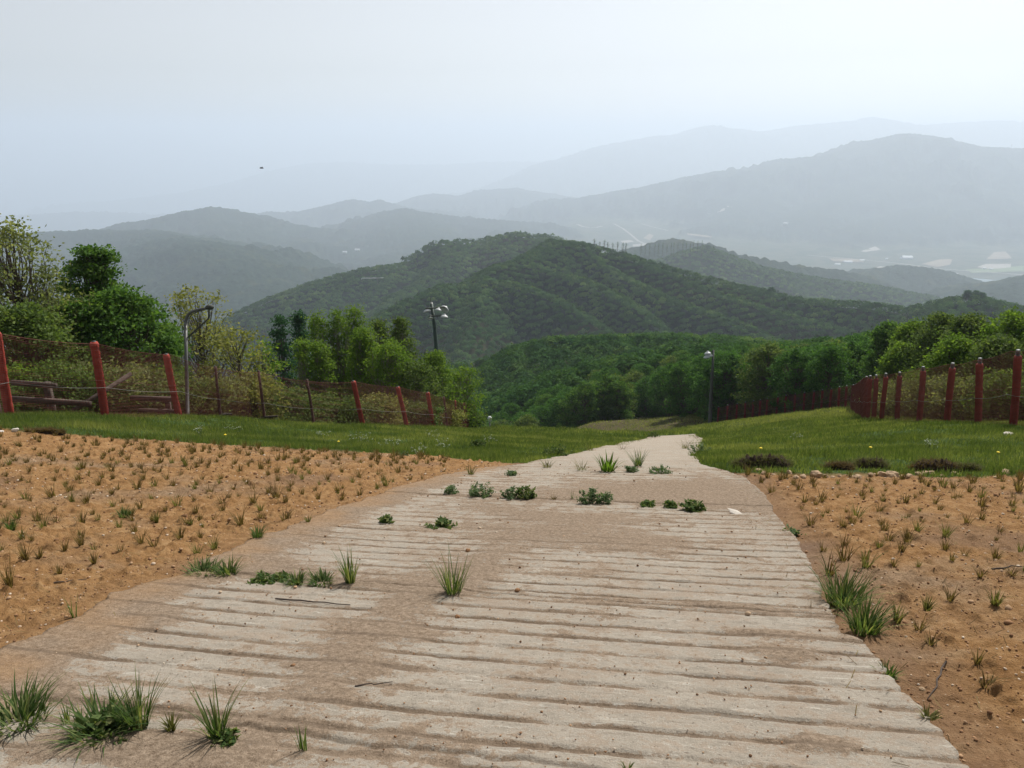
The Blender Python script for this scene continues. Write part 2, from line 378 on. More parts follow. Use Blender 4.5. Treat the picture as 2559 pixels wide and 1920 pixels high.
def make_ground_mat():
    m, n, o = new_mat('ground_material'); co = objco(n)
    soil = attr(n, 'soil'); wood = attr(n, 'wood'); dry = attr(n, 'dry')
    n1 = noise(n, .55, 4, .6, co); n2 = noise(n, 6, 6, .65, co); n3 = noise(n, 45, 5, .7, co); n4 = noise(n, 160, 3, .7, co)
    orange = ramp(n, n2, [(.28, (.195, .100, .038)), (.5, (.305, .168, .068)), (.72, (.41, .255, .122))])
    grey = ramp(n, n2, [(.3, (.19, .125, .072)), (.7, (.34, .24, .155))])
    c = mixc(n, math_(n, 'MULTIPLY', maprange(n, n1, .50, .70), .8), orange, grey)
    c = mixc(n, dry, c, (.19, .125, .085))
    c = mixc(n, math_(n, 'MULTIPLY', maprange(n, n3, .60, .72), .55), c, (.58, .40, .24))
    c = mixc(n, math_(n, 'MULTIPLY', maprange(n, n3, .42, .30), .6), c, (.15, .075, .035))
    c = mixc(n, math_(n, 'MULTIPLY', maprange(n, n4, .62, .75), .35), c, (.60, .45, .30))
    gr = ramp(n, n2, [(.3, (.03, .055, .015)), (.6, (.055, .095, .022)), (.8, (.11, .12, .045))])
    wd = ramp(n, n2, [(.3, (.035, .045, .018)), (.7, (.075, .075, .035))])
    c2 = mixc(n, wood, gr, wd)
    c2 = mixc(n, attr(n, 'bank'), c2, ramp(n, n2, [(.35, (.045, .040, .020)), (.7, (.11, .085, .045))]))
    col = mixc(n, soil, c2, c)
    bmp = math_(n, 'ADD', n3, math_(n, 'MULTIPLY', n4, .5))
    princ(n, o, col, .95, bmp, .9, .03, .1); return m
def make_hill_mat():
    m, n, o = new_mat('hill_material'); co = objco(n)
    a = noise(n, .012, 5, .6, co); b = noise(n, .09, 4, .65, co)
    col = ramp(n, b, [(.3, (.008, .019, .014)), (.52, (.017, .036, .022)), (.72, (.034, .058, .032))])
    col = mixc(n, maprange(n, a, .52, .68), col, (.042, .055, .025))
    f = attr(n, 'field'); g = noise(n, .006, 3, .5, co)
    col = mixc(n, f, col, ramp(n, g, [(.40, (.03, .055, .028)), (.5, (.085, .090, .055)), (.62, (.045, .07, .035))]))
    princ(n, o, col, .95, b, 1.0, 7.0, .05); return m
def make_road_mat():
    m, n, o = new_mat('road_material'); co = objco(n)
    d = attr(n, 'dirt'); gr = attr(n, 'groove')
    cx = N(n, 'ShaderNodeCombineXYZ'); n.links.new(math_(n, 'MULTIPLY', attr(n, 'across'), 3.0), cx.inputs[0]); n.links.new(math_(n, 'MULTIPLY', attr(n, 'along'), 26.0), cx.inputs[1])
    streak = noise(n, 1.0, 6, .7, cx.outputs[0])
    n1 = noise(n, 2.0, 5, .62, co); n2 = noise(n, 8, 8, .72, co); n3 = noise(n, 34, 6, .75, co); n4 = noise(n, 120, 3, .8, co)
    cen = lambda v, a: math_(n, 'MULTIPLY', math_(n, 'SUBTRACT', v, .5), a)
    add = lambda a, b: math_(n, 'ADD', a, b)
    conc = ramp(n, n2, [(.30, (.245, .212, .168)), (.5, (.335, .295, .24)), (.70, (.42, .378, .315))])
    conc = mixc(n, math_(n, 'MULTIPLY', maprange(n, streak, .54, .66), .6), conc, (.56, .52, .45))
    conc = mixc(n, math_(n, 'MULTIPLY', maprange(n, streak, .44, .34), .55), conc, (.22, .178, .135))
    film = add(n1, add(cen(n2, 1.6), add(cen(n3, 1.2), cen(streak, 1.0))))
    conc = mixc(n, math_(n, 'MULTIPLY', maprange(n, film, .47, .62), .58), conc, (.265, .200, .143))
    conc = mixc(n, math_(n, 'MULTIPLY', maprange(n, n3, .44, .34), .75), conc, (.14, .105, .078))
    conc = mixc(n, math_(n, 'MULTIPLY', maprange(n, n4, .57, .66), .6), conc, (.50, .465, .40))
    dirt = ramp(n, n3, [(.34, (.125, .087, .057)), (.50, (.225, .166, .115)), (.64, (.325, .25, .18))])
    sl = ramp(n, n2, [(.28, (.195, .100, .038)), (.5, (.305, .168, .068)), (.72, (.41, .255, .122))])
    dirt = mixc(n, attr(n, 'soil'), dirt, sl)
    dirt = mixc(n, math_(n, 'MULTIPLY', maprange(n, n4, .60, .70), .7), dirt, (.42, .34, .255))
    dirt = mixc(n, math_(n, 'MULTIPLY', maprange(n, n4, .43, .36), .8), dirt, (.070, .045, .028))
    fac = add(d, add(cen(n3, 1.9), cen(n2, 2.2)))
    fac = add(fac, cen(streak, .9))
    col = mixc(n, math_(n, 'MULTIPLY', maprange(n, fac, .41, .53), .92), conc, dirt)
    gd = math_(n, 'MULTIPLY', maprange(n, add(gr, cen(n3, 1.5)), .62, .85), .42)
    col = mixc(n, gd, col, (.085, .060, .042))
    col = mixc(n, math_(n, 'MULTIPLY', attr(n, 'crack'), .5), col, (.08, .058, .04))
    princ(n, o, col, .95, add(n3, math_(n, 'MULTIPLY', n4, .7)), .8, .014, .1); return m
M = {}
M['ground'] = make_ground_mat(); M['hill'] = make_hill_mat(); M['road'] = make_road_mat()
M['bark'] = simple('bark_material', (.10, .08, .062), .9, .4, 9, .6, .02, .1)
M['palebark'] = simple('pale_bark_material', (.22, .19, .15), .9, .4, 9, .5, .02, .1)
M['oak'] = leaf_mat('oak_leaf_material', (0.026, 0.073, 0.019), (0.059, 0.145, 0.029), (0.119, 0.227, 0.046))
M['oakfar'] = leaf_mat('forest_leaf_material', (.020, .060, .022), (.055, .118, .036), (.140, .215, .060), .28, .95, .0)
M['maple'] = leaf_mat('maple_leaf_material', (0.033, 0.081, 0.020), (0.077, 0.158, 0.034), (0.164, 0.258, 0.059), .42)
M['lime'] = leaf_mat('lime_leaf_material', (0.067, 0.129, 0.022), (0.127, 0.212, 0.033), (0.223, 0.302, 0.052), .45)
M['pale'] = leaf_mat('pale_leaf_material', (0.081, 0.106, 0.040), (0.163, 0.194, 0.075), (0.300, 0.312, 0.138), .45)
M['gold'] = leaf_mat('gold_leaf_material', (0.098, 0.111, 0.033), (0.202, 0.215, 0.065), (0.351, 0.338, 0.117), .45)
M['olive'] = leaf_mat('olive_leaf_material', (0.045, 0.082, 0.022), (0.097, 0.149, 0.040), (0.194, 0.244, 0.075), .4)
M['blue'] = leaf_mat('bluish_leaf_material', (0.019, 0.058, 0.029), (0.039, 0.098, 0.046), (0.065, 0.143, 0.065), .35)
M['grass'] = leaf_mat('grass_material', (.046, .074, .022), (.100, .138, .038), (.24, .255, .09), .45)
M['weed'] = leaf_mat('weed_material', (0.034, 0.069, 0.023), (0.081, 0.132, 0.041), (0.276, 0.276, 0.115), .4)
M['greyweed'] = leaf_mat('grey_weed_material', (.06, .10, .045), (.11, .165, .08), (.19, .25, .13), .4)
M['straw'] = leaf_mat('straw_material', (.070, .046, .020), (.140, .098, .040), (.25, .195, .09), .35)
M['strawgreen'] = leaf_mat('straw_green_material', (.07, .065, .025), (.13, .135, .042), (.23, .21, .085), .35)
M['clod'] = simple('clod_material', (.30, .165, .085), .95, .45, 12, .6, .01, .1)
M['stone'] = simple('stone_material', (.42, .30, .19), .9, .3, 14, .5, .01, .15)
M['whitestone'] = simple('white_stone_material', (.60, .55, .48), .9, .2, 14, .5, .01, .15)
M['turf'] = simple('torn_turf_material', (.05, .036, .026), .95, .5, 16, .8, .02, .1)
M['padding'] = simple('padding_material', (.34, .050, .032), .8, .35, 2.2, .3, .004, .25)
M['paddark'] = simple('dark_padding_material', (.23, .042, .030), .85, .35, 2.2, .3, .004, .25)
M['net'] = simple('net_material', (.15, .044, .034), .7, .2, 3, .0, .001, .2)
M['postwood'] = simple('dark_post_material', (.085, .055, .045), .9, .35, 9, .5, .006, .15)
M['wood'] = simple('old_wood_material', (.085, .066, .054), .9, .35, 10, .5, .006, .15)
M['cap'] = simple('cap_material', (.035, .04, .035), .6, .3, 9, .1, .002, .4)
M['captop'] = simple('cap_top_material', (.20, .21, .20), .5, .2, 9, .1, .002, .4)
M['galv'] = simple('galvanised_material', (.11, .11, .105), .55, .25, 8, .1, .002, .5, .3)
M['polegreen'] = simple('green_pole_material', (.035, .06, .05), .6, .25, 5, .1, .002, .4)
M['poledark'] = simple('dark_pole_material', (.05, .055, .045), .7, .25, 5, .1, .002, .4)
M['lampwhite'] = simple('reflector_material', (.50, .52, .52), .5, .15, 5, .0, .001, .5)
M['wire'] = simple('wire_material', (.20, .185, .165), .6, .1, 5, .0, .001, .5)
M['whitewall'] = simple('white_wall_material', (.55, .57, .58), .7, .06, .3, .0, .001, .3)
M['field'] = simple('field_material', (.24, .205, .15), .95, .25, .02, .0, .001, .1)
M['palefield'] = simple('pale_field_material', (.33, .31, .27), .95, .2, .03, .0, .001, .1)
M['yellow'] = simple('yellow_petal_material', (.80, .60, .03), .6, .1, 9, .0, .001, .2)
M['whitepetal'] = simple('white_petal_material', (.36, .40, .30), .7, .15, 9, .0, .001, .2)
M['greenfield'] = simple('green_field_material', (.14, .19, .09), .95, .2, .02, .0, .001, .1)
M['black'] = simple('black_feather_material', (.03, .03, .03), .8, .1, 9, .0, .001, .2)

# ---------------------------------------------------------------- ground sheet (log-polar, one sheet from the feet to the horizon)
rings = np.concatenate([np.geomspace(.5, 2.0, 45, endpoint=False), np.geomspace(2.0, 16, 500, endpoint=False),
                        np.geomspace(16, 600, 380, endpoint=False), np.geomspace(600, 36000, 580)])
th = np.concatenate([np.linspace(-40, 40, 801), np.linspace(40, 320, 90)[1:-1]]); th = np.radians(th)
nr, na = len(rings), len(th)
RR, TT = np.meshgrid(rings, th, indexing='ij'); GX = RR*np.sin(TT); GY = RR*np.cos(TT)
GZ = ground_z(GX.ravel(), GY.ravel()).reshape(GX.shape)
rr = RR
# canopy bumps on the wooded hills past the modelled trees
bump = np.zeros_like(GZ); mfar = (RR > 2000)
bx, by = GX[mfar], GY[mfar]
bump[mfar] = 9*np.abs(perlin(bx/38, by/38, 91))+5*perlin(bx/16, by/16, 92)
flatm = sstep(3300, 3700, GY)*(1-sstep(7000, 7600, GY))*(GZ < FLOOR+18)*(GX > 100)
GZ = GZ+bump*(1-flatm)
lip = (rings > 600)
i0 = int(np.searchsorted(rings, 600))
def grid_faces(n0, n1, m, wrap=True):
    i = np.arange(n0, n1-1)[:, None]*m; j = np.arange(m)[None]; j2 = (j+1) % m
    return np.stack([i+j, i+m+j, i+m+j2, i+j2], -1).reshape(-1, 4)[:, ::-1]
gx, gy = GX[:i0+1].ravel(), GY[:i0+1].ravel(); rn = np.hypot(gx, gy)
soilA = soil_mask(gx, gy)*(rn < 40)*(gy > -60)
dryA = np.clip(sstep(.1, .5, fbm(gx, gy, 1.8, 3, 83))*.55 + sstep(-.55, -.05, road_inside(gx, gy)[0])*np.where(gx > 0, .5, .12), 0, 1)
woodA = sstep(70, 95, gy)
pb = P(1400, 915, 90)
bankA = np.exp(-((gx-14)/11)**2-((gy-84)/15)**2)*1.8; bankA = np.clip(bankA, 0, 1)
bankA = np.maximum(bankA, np.clip(np.exp(-((gx-22)/7)**2-((gy-52)/14)**2)*.5, 0, 1))
F1 = grid_faces(0, i0+1, na)
V1 = np.stack([gx, gy, GZ[:i0+1].ravel()], -1)
V1 = np.vstack([V1, [0, 0, float(ground_z(np.array([0.01]), np.array([0.01]))[0])]])
me = mesh_np('ground', V1, F1, M['ground'], dict(soil=np.append(soilA, 0), dry=np.append(dryA, 0), wood=np.append(woodA, 0), bank=np.append(bankA, 0)), True)
tag(link('ground', me), kind='structure')
V2 = np.stack([GX[i0:].ravel(), GY[i0:].ravel(), GZ[i0:].ravel()], -1)
F2 = grid_faces(0, nr-i0, na)
fieldA = flatm[i0:].ravel()
tag(link('hills', mesh_np('hills', V2, F2, M['hill'], dict(field=fieldA), True)), kind='structure')

# ---------------------------------------------------------------- road
JOINTS = [2.35, 4.35, 7.75, 10.35, 13.2, 16.5, 20.5, 25.5, 31.5, 38.5]
def road_mesh():
    s_rows = np.concatenate([np.arange(-1.5, 1.4, .05), np.arange(1.4, 6.2, .011), np.arange(6.2, 12, .02), np.geomspace(12, S_END, 260)])
    nt_ = 190; q = np.linspace(0, 1, nt_)
    l, r = road_edges(s_rows)
    S, Q = np.meshgrid(s_rows, q, indexing='ij'); T = l[:, None]+(r-l)[:, None]*Q
    X, Y = xy(S, T); Z = base_h(X.ravel(), Y.ravel()).reshape(X.shape)
    # transverse grooves pressed in the concrete
    per = .198; ph = S/per+.16*fbm(T, S, 1.6, 2, 101)+.10*fbm(T, S*1.5, .45, 3, 102)-.055*(T)*0
    idx = np.floor(ph); fr = ph-idx
    hsh = np.sin(idx*127.1)*43758.5453; hsh = hsh-np.floor(hsh)
    gw = .085+.05*hsh+.04*fbm(T, idx*3.3, .5, 3, 103)
    gd = np.abs(fr-.5-.14*(hsh-.5)); groove = 1-sstep(gw*.55, gw*1.25, gd)
    fade = 1-sstep(9.8, 10.5, S); groove = groove*fade*(.72+.75*fbm(T, idx*5.7, 1.1, 2, 104)+.5*fbm(T, S, .25, 2, 105))*(1-.35*sstep(5, 9, S))
    groove = np.clip(groove, 0, 1)
    # joints
    jd = np.full(S.shape, 9.0)
    crack = np.zeros(S.shape)
    for k, js in enumerate(JOINTS):
        jj = js-.03*T+.05*fbm(T, T*0+k, .8, 3, 110+k)+ (0.02*perlin(T/.12, T*0, 120+k))
        jd = np.minimum(jd, np.abs(S-jj))
        crack = np.maximum(crack, 1-sstep(.006, .018+.0012*js, np.abs(S-jj)))
        Z += .005*(S > jj)*(-1 if k % 2 else .6)*np.exp(-np.abs(S-jj)/.8)
    # wind-blown dirt: where it lies
    Dm = .17+.50*fbm(S, T, 1.1, 4, 131)+.34*fbm(S*2.2, T*.8, .38, 4, 132)
    def blob(u, v, ru, rv, a):
        nonlocal Dm
        s0, t0 = st(*hit(u, v)[:2]); s1, t1 = st(*hit(u+ru, v)[:2]); s2, t2 = st(*hit(u, v-rv)[:2])
        ls = max(abs(s2-s0), .08); lt = max(abs(t1-t0), .08)
        Dm = Dm+a*np.exp(-((S-s0)/ls)**2-((T-t0)/lt)**2)
    # wheel track of sand, from the middle distance to lower left
    for u, v, ru, a in [(1090,1190,70,.55),(1010,1240,90,.55),(900,1300,100,.7),(800,1370,110,.75),(740,1440,120,.75),(700,1500,120,.6),(640,1560,150,.5),(450,1620,260,.9),(200,1625,260,.9),(60,1500,150,.35),(250,1480,120,.3)]:
        blob(u, v, ru, 35, a)
    for u, v, ru, rv, a in [(620,1230,160,20,.7),(820,1265,180,12,.5),(540,1215,120,22,.6),(700,1165,120,16,.4),(330,1330,130,30,.45),(180,1400,110,22,.4),(90,1455,70,20,.2),
                        (1240,1070,150,14,.45),(1450,1060,170,18,.75),(1560,1085,110,18,.7),(1300,1120,220,16,.5),(1180,1150,200,16,.45),(1420,1180,160,16,.35),(1250,1240,120,22,.4),
                        (1560,1310,90,9,.8),(1620,1320,60,8,.5),(1690,1416,75,14,1.1),(1690,1375,120,9,.9),(1780,1612,90,20,1.2),(1560,1210,120,12,.35),(1350,1300,150,20,.25),
                        (1000,1100,160,12,.3),(1150,1120,100,12,.35),(1100,1600,120,14,.35),(880,1585,90,12,.4),(1330,1180,160,20,.3)]:
        blob(u, v, ru, rv, a)
    soilmix = np.clip(1-sstep(-.15, .55, (T-l[:, None])+.55*fbm(S, T, .5, 3, 141)), 0, 1)*(S < 10.5)*.55
    lj = .30*(1-sstep(.03, .14, jd))
    el = (T-l[:, None]); er = (r[:, None]-T)
    Dm = Dm+.95*(1-sstep(.0, .75, el+.25*fbm(S, T, .5, 3, 140)))*(S < 9)+.5*(1-sstep(0, .5, el))+.25*(1-sstep(0, .22, er))
    Dm = Dm+.18*(1-sstep(9.5, 10.5, S))*sstep(5.4, 7.5, S)-.12*(T > -.4)*(S < 4.6)-.30*(S > 10.5)
    dirt = Dm+.85*groove+lj
    dm = np.clip(dirt, 0, 1.2)
    Zr = Z+.012-.013*groove*(1-sstep(.3, .9, Dm))+.006*fbm(S, T, .12, 3, 151)+.011*sstep(.35, .9, Dm)+.0035*fbm(S, T, .03, 2, 152)-.010*crack
    V = np.stack([X, Y, Zr], -1); ns = len(s_rows)
    # skirt on both sides
    def skirt(col): v = V[:, col].copy(); v[:, 2] -= .14; return v
    V = np.concatenate([skirt(0)[:, None], V, skirt(-1)[:, None]], 1)
    pad = lambda A: np.concatenate([A[:, :1], A, A[:, -1:]], 1)
    m = nt_+2
    i = np.arange(ns-1)[:, None]*m; j = np.arange(m-1)[None]
    F = np.stack([i+j, i+j+1, i+m+j+1, i+m+j], -1).reshape(-1, 4)
    return mesh_np('road', V.reshape(-1, 3), F, M['road'], dict(dirt=pad(dm).ravel(), groove=pad(groove).ravel(), crack=pad(crack).ravel(), soil=pad(np.clip(soilmix, 0, 1)).ravel(), along=pad(S).ravel(), across=pad(T).ravel()), False)
tag(link('road', road_mesh()), kind='structure')
def surf_z(x, y):
    """top of road or ground at one place"""
    ins, s = road_inside(np.array([x]), np.array([y]))
    if ins[0] > 0 and s[0] < S_END: return G1(x, y)+.015
    return float(ground_z(np.array([float(x)]), np.array([float(y)]))[0])
#@@PART2

# ---------------------------------------------------------------- leaves, blades, trees
rng = np.random.default_rng(7)
def leaf_quads(cen, size, up=.35, flat=0.0, R=None, aspect=.6):
    """one bent-free diamond leaf (quad) per centre, random facing with a bias upwards"""
    n = len(cen); R = R or rng
    nrm = R.normal(size=(n, 3)); nrm[:, 2] = np.abs(nrm[:, 2])+up; nrm /= np.linalg.norm(nrm, axis=1, keepdims=True)
    a = R.normal(size=(n, 3)); a -= (a*nrm).sum(1, keepdims=True)*nrm; a /= np.linalg.norm(a, axis=1, keepdims=True)
    b = np.cross(nrm, a); s = (size*(.65+.7*R.random(n)))[:, None] if np.ndim(size) else (size*(.65+.7*R.random((n, 1))))
    V = np.stack([cen-a*s, cen-b*s*aspect+a*s*.1, cen+a*s, cen+b*s*aspect+a*s*.1], 1)
    V[:, 1, 2] -= (s[:, 0]*.15); V[:, 3, 2] -= (s[:, 0]*.15)
    return V.reshape(-1, 3), np.arange(4*n).reshape(n, 4)
def blades(n, h, spread, wid, R, lean=.35, droop=.5, hvar=.5, root=.03, z0=0.0, segs=3):
    """n grass blades rooted near the origin; returns vertices, quads, tint"""
    az = R.random(n)*2*math.pi; rr_ = root*np.sqrt(R.random(n)); az2 = az+R.normal(size=n)*.6
    H = h*(1-hvar*R.random(n)); ln = lean*(.2+R.random(n)); dr = droop*R.random(n)
    d = np.stack([np.cos(az2), np.sin(az2), np.zeros(n)], -1); side = np.stack([-np.sin(az2), np.cos(az2), np.zeros(n)], -1)
    base = np.stack([rr_*np.cos(az), rr_*np.sin(az), np.full(n, z0)], -1)
    V = []
    for k in range(segs+1):
        t = k/segs; out = (ln*t+dr*t*t)*H+spread*t*.2; up = H*(t-.45*dr*t*t*t)
        c = base+d*out[:, None]; c[:, 2] += up
        ww = wid*(1-t**1.6)*(1 if k < segs else 0)+wid*.04
        V += [c-side*ww, c+side*ww]
    V = np.stack(V, 1); m = 2*(segs+1)
    i = np.arange(n)[:, None, None]*m; q = np.array([[2*k, 2*k+1, 2*k+3, 2*k+2] for k in range(segs)])[None]
    F = (i+q).reshape(-1, 4); tint = np.repeat(np.clip(R.normal(.5, .22, n), 0, 1), m)
    return V.reshape(-1, 3), F, tint
def branch_path(a, b, R, bend=.15, n=5):
    a = np.array(a, float); b = np.array(b, float); t = np.linspace(0, 1, n)[:, None]; L = np.linalg.norm(b-a)
    p = a+(b-a)*t; off = R.normal(size=3)*bend*L; off[2] = abs(off[2])*-.6
    return p+off*(t*(1-t))*2+R.normal(size=(n, 3))*L*.012*np.sin(t*math.pi)
def make_tree(H, W, seed, leafmat, barkmat, nclu=60, per=119, leaf=0.079, clr=.42, base=.22, shape='round', stems=1, flat=.6, trunk=.10, up=.35, hollow=.35, aspect=.6, twigs=True):
    """empty > trunk, crown; base at the origin. W is the crown width"""
    R = np.random.default_rng(seed); root = empty('tree')
    tb = MB(); cl = []
    axis = []
    for k in range(stems):
        top = np.array([R.normal()*W*.10*(stems > 1)*1.6, R.normal()*W*.10*(stems > 1)*1.6, H*(.92 if k == 0 else R.uniform(.7, .9))])
        lean = R.normal(size=2)*H*.012; top[:2] += lean
        st_ = np.array([R.normal()*.12*(stems > 1), R.normal()*.12*(stems > 1), -.25])
        n = 9; t = np.linspace(0, 1, n)[:, None]; p = st_+(top-st_)*t; wig = np.cumsum(R.normal(size=(n, 3))*H*.006, 0); wig[:, 2] = 0; p = p+wig*(t*1.2)
        rad = trunk*(1-.86*np.linspace(0, 1, n)**.9)/(stems**.35); rad[0] *= 1.35
        tb.tube(p, rad, 7); axis.append(p)
    for i in range(nclu):
        h = base+(1-base)*R.random()**.85
        if shape == 'cone': rmax = .5*W*(1-(h-base)/(1-base))**.75+.04*W
        elif shape == 'column': rmax = .5*W*(min(1, 1.8*(1-h)+.15))*(.75+.3*math.sin(9*h+seed))
        elif shape == 'umbrella': rmax = .5*W*(.35+.65*math.sin(math.pi*min(1, max(0, (h-base)/(1-base)))**.6))
        else:
            q = (h-base)/(1-base); rmax = .5*W*math.sqrt(max(0, 1-(2*q-.85)**2/1.35))
        r = rmax*(hollow+(1-hollow)*R.random()**.6); a = R.random()*2*math.pi
        ax = axis[R.integers(len(axis))]; hz_ = H*h; k = min(len(ax)-2, int(h*.98*(len(ax)-1)))
        c = np.array([ax[k][0]+r*math.cos(a), ax[k][1]+r*math.sin(a), hz_])
        if twigs:
            hs_ = max(.08, h-.10-.30*r/max(W, .1)-.08*R.random()); kk = hs_*(len(ax)-1); k0 = int(min(kk, len(ax)-2)); s0 = ax[k0]+(ax[k0+1]-ax[k0])*(kk-k0)
            bp = branch_path(s0, c, R); L = np.linalg.norm(c-s0)
            tb.tube(bp, np.linspace(min(trunk*.32, .012+.016*L), .006, len(bp)), 4, cap=False)
        m = max(4, int(per*(.6+.8*R.random())))
        off = R.normal(size=(m, 3))*np.array([1, 1, flat])*clr*(.7+.6*R.random())*.55
        tint = np.clip(R.normal(.48, .13)+R.normal(size=m)*.16+.1*(h-.5), 0, 1)
        cl.append((c+off, tint))
    cen = np.vstack([c for c, _ in cl]); tint = np.concatenate([t for _, t in cl])
    V, F = leaf_quads(cen, leaf, up, R=R, aspect=aspect)
    tb.build('trunk', barkmat, root, smooth=True)
    link('crown', mesh_np('crown', V, F, leafmat, dict(tint=np.repeat(tint, 4))), root)
    return root
def xy_at(u, D, v=800): p = P(u, v, D); return p[0], p[1]
def plant_tree(name, u, vtop, D, wpx, label, cat='tree', group=None, seed=1, **kw):
    x, y = xy_at(u, D, vtop); zb = G1(x, y); top = P(u, vtop, D)[2]; H = max(1.2, top-zb); W = wpx*D/FPX
    t = make_tree(H, W, seed, **kw); t.name = name; t.location = (x, y, zb)
    return tag(t, label, cat, group)

MP, OK_, LI, PA, GO, OL, BL = (M[k] for k in ('maple', 'oak', 'lime', 'pale', 'gold', 'olive', 'blue'))
BK, PB_ = M['bark'], M['palebark']
# trees behind the left fence
T = plant_tree
T('ash_tree', 18, 492, 25, 250, 'tall airy tree with pale yellowish leaves at the far left edge', seed=11, leafmat=PA, barkmat=BK, nclu=180, per=38, leaf=0.061, clr=.42, base=.28, hollow=.2, flat=.8, trunk=.11)
T('ash_tree', 92, 590, 25.5, 110, 'slim pale tree between the far left airy tree and the dark maple', seed=12, leafmat=PA, barkmat=BK, nclu=69, per=29, leaf=0.061, clr=.38, base=.30, hollow=.2, trunk=.07)
T('maple_tree', 168, 540, 28, 165, 'dark green maple with a flat layered top rising above the left fence', seed=13, leafmat=MP, barkmat=BK, nclu=180, per=81, leaf=0.072, clr=0.36, base=.40, shape='umbrella', flat=.34, hollow=.1, trunk=.13)
T('maple_tree', 268, 632, 27, 215, 'bushy bright green maple right of the dark flat-topped maple', seed=14, leafmat=MP, barkmat=BK, nclu=195, per=86, leaf=0.072, clr=0.38, base=.15, shape='round', flat=.5, hollow=.3, trunk=.12)
T('maple_tree', 150, 655, 26.5, 190, 'low spreading maple under the flat-topped maple behind the left fence', seed=15, leafmat=MP, barkmat=BK, nclu=150, per=80, leaf=0.072, clr=0.38, base=.10, flat=.5, hollow=.3, trunk=.10)
T('hornbeam_tree', 40, 670, 23.5, 210, 'leafy pale green tree low behind the fence at the left edge', seed=16, leafmat=OL, barkmat=BK, nclu=150, per=69, leaf=0.065, clr=0.37, base=.12, flat=.6, hollow=.3, trunk=.09)
T('maple_tree', 352, 700, 29, 90, 'small green maple just left of the curved lamp post', seed=17, leafmat=MP, barkmat=BK, nclu=75, per=69, leaf=0.072, clr=0.36, base=.15, flat=.5, trunk=.08)
T('cherry_tree', 410, 620, 33, 175, 'sparse tree with pale yellow young leaves behind the curved lamp', seed=18, leafmat=GO, barkmat=BK, nclu=127, per=31, leaf=0.061, clr=.36, base=.35, hollow=.3, trunk=.08)
T('cherry_tree', 505, 712, 29, 150, 'small thin yellow-green tree between the curved lamp and the dark conical trees', seed=19, leafmat=GO, barkmat=BK, nclu=63, per=34, leaf=0.061, clr=.36, base=.3, hollow=.3, trunk=.06)
T('cherry_tree', 562, 735, 32, 90, 'slight yellow-green sapling right beside the dark conical trees', seed=20, leafmat=LI, barkmat=BK, nclu=45, per=29, leaf=0.065, clr=.36, base=.3, hollow=.3, trunk=.05)
T('larch_tree', 608, 688, 48, 135, 'dark bluish conical tree, left one of the close pair', seed=21, leafmat=BL, barkmat=BK, nclu=150, per=41, leaf=0.086, clr=0.37, base=.10, shape='cone', hollow=.1, trunk=.10)
T('larch_tree', 655, 676, 50, 130, 'dark bluish conical tree, right one of the close pair', seed=22, leafmat=BL, barkmat=BK, nclu=150, per=41, leaf=0.086, clr=0.37, base=.10, shape='cone', hollow=.1, trunk=.10)
T('birch_tree', 718, 672, 43, 150, 'tallest bright yellow-green birch clump behind the left fence', seed=23, leafmat=LI, barkmat=PB_, nclu=536, per=38, leaf=0.061, clr=0.34, base=.08, shape='cone', hollow=.15, stems=3, trunk=.08)
T('birch_tree', 672, 735, 41, 125, 'yellow-green birch standing below and left of the tallest birch clump', seed=24, leafmat=LI, barkmat=PB_, nclu=310, per=36, leaf=0.061, clr=0.34, base=.08, shape='cone', hollow=.15, stems=2, trunk=.07)
T('birch_tree', 768, 712, 41, 125, 'yellow-green birch standing right against the tallest birch clump', seed=25, leafmat=LI, barkmat=PB_, nclu=339, per=36, leaf=0.061, clr=0.34, base=.08, shape='cone', hollow=.15, stems=2, trunk=.07)
T('birch_tree', 857, 684, 44, 130, 'narrow-topped green birch between the tallest birch clump and the floodlight pole', seed=26, leafmat=OL, barkmat=PB_, nclu=395, per=36, leaf=0.065, clr=0.34, base=.08, shape='cone', hollow=.15, stems=2, trunk=.08)
T('birch_tree', 822, 740, 40, 120, 'low green birch filling the gap left of the narrow-topped birch', seed=27, leafmat=LI, barkmat=PB_, nclu=310, per=36, leaf=0.061, clr=0.34, base=.06, hollow=.2, stems=2, trunk=.07)
T('birch_tree', 948, 765, 44, 135, 'feathery bright green birch in front of the foot of the floodlight pole', seed=28, leafmat=LI, barkmat=PB_, nclu=310, per=34, leaf=0.061, clr=0.34, base=.06, shape='cone', hollow=.15, stems=3, trunk=.06)
T('birch_tree', 905, 785, 40, 120, 'short rounded green birch behind the red posts', seed=29, leafmat=OL, barkmat=PB_, nclu=195, per=36, leaf=0.061, clr=0.34, base=.06, hollow=.2, stems=2, trunk=.06)
T('birch_tree', 990, 800, 46, 95, 'last low green birch at the right end of the left fence', seed=30, leafmat=LI, barkmat=PB_, nclu=174, per=32, leaf=0.061, clr=0.33, base=.05, hollow=.2, stems=2, trunk=.05)

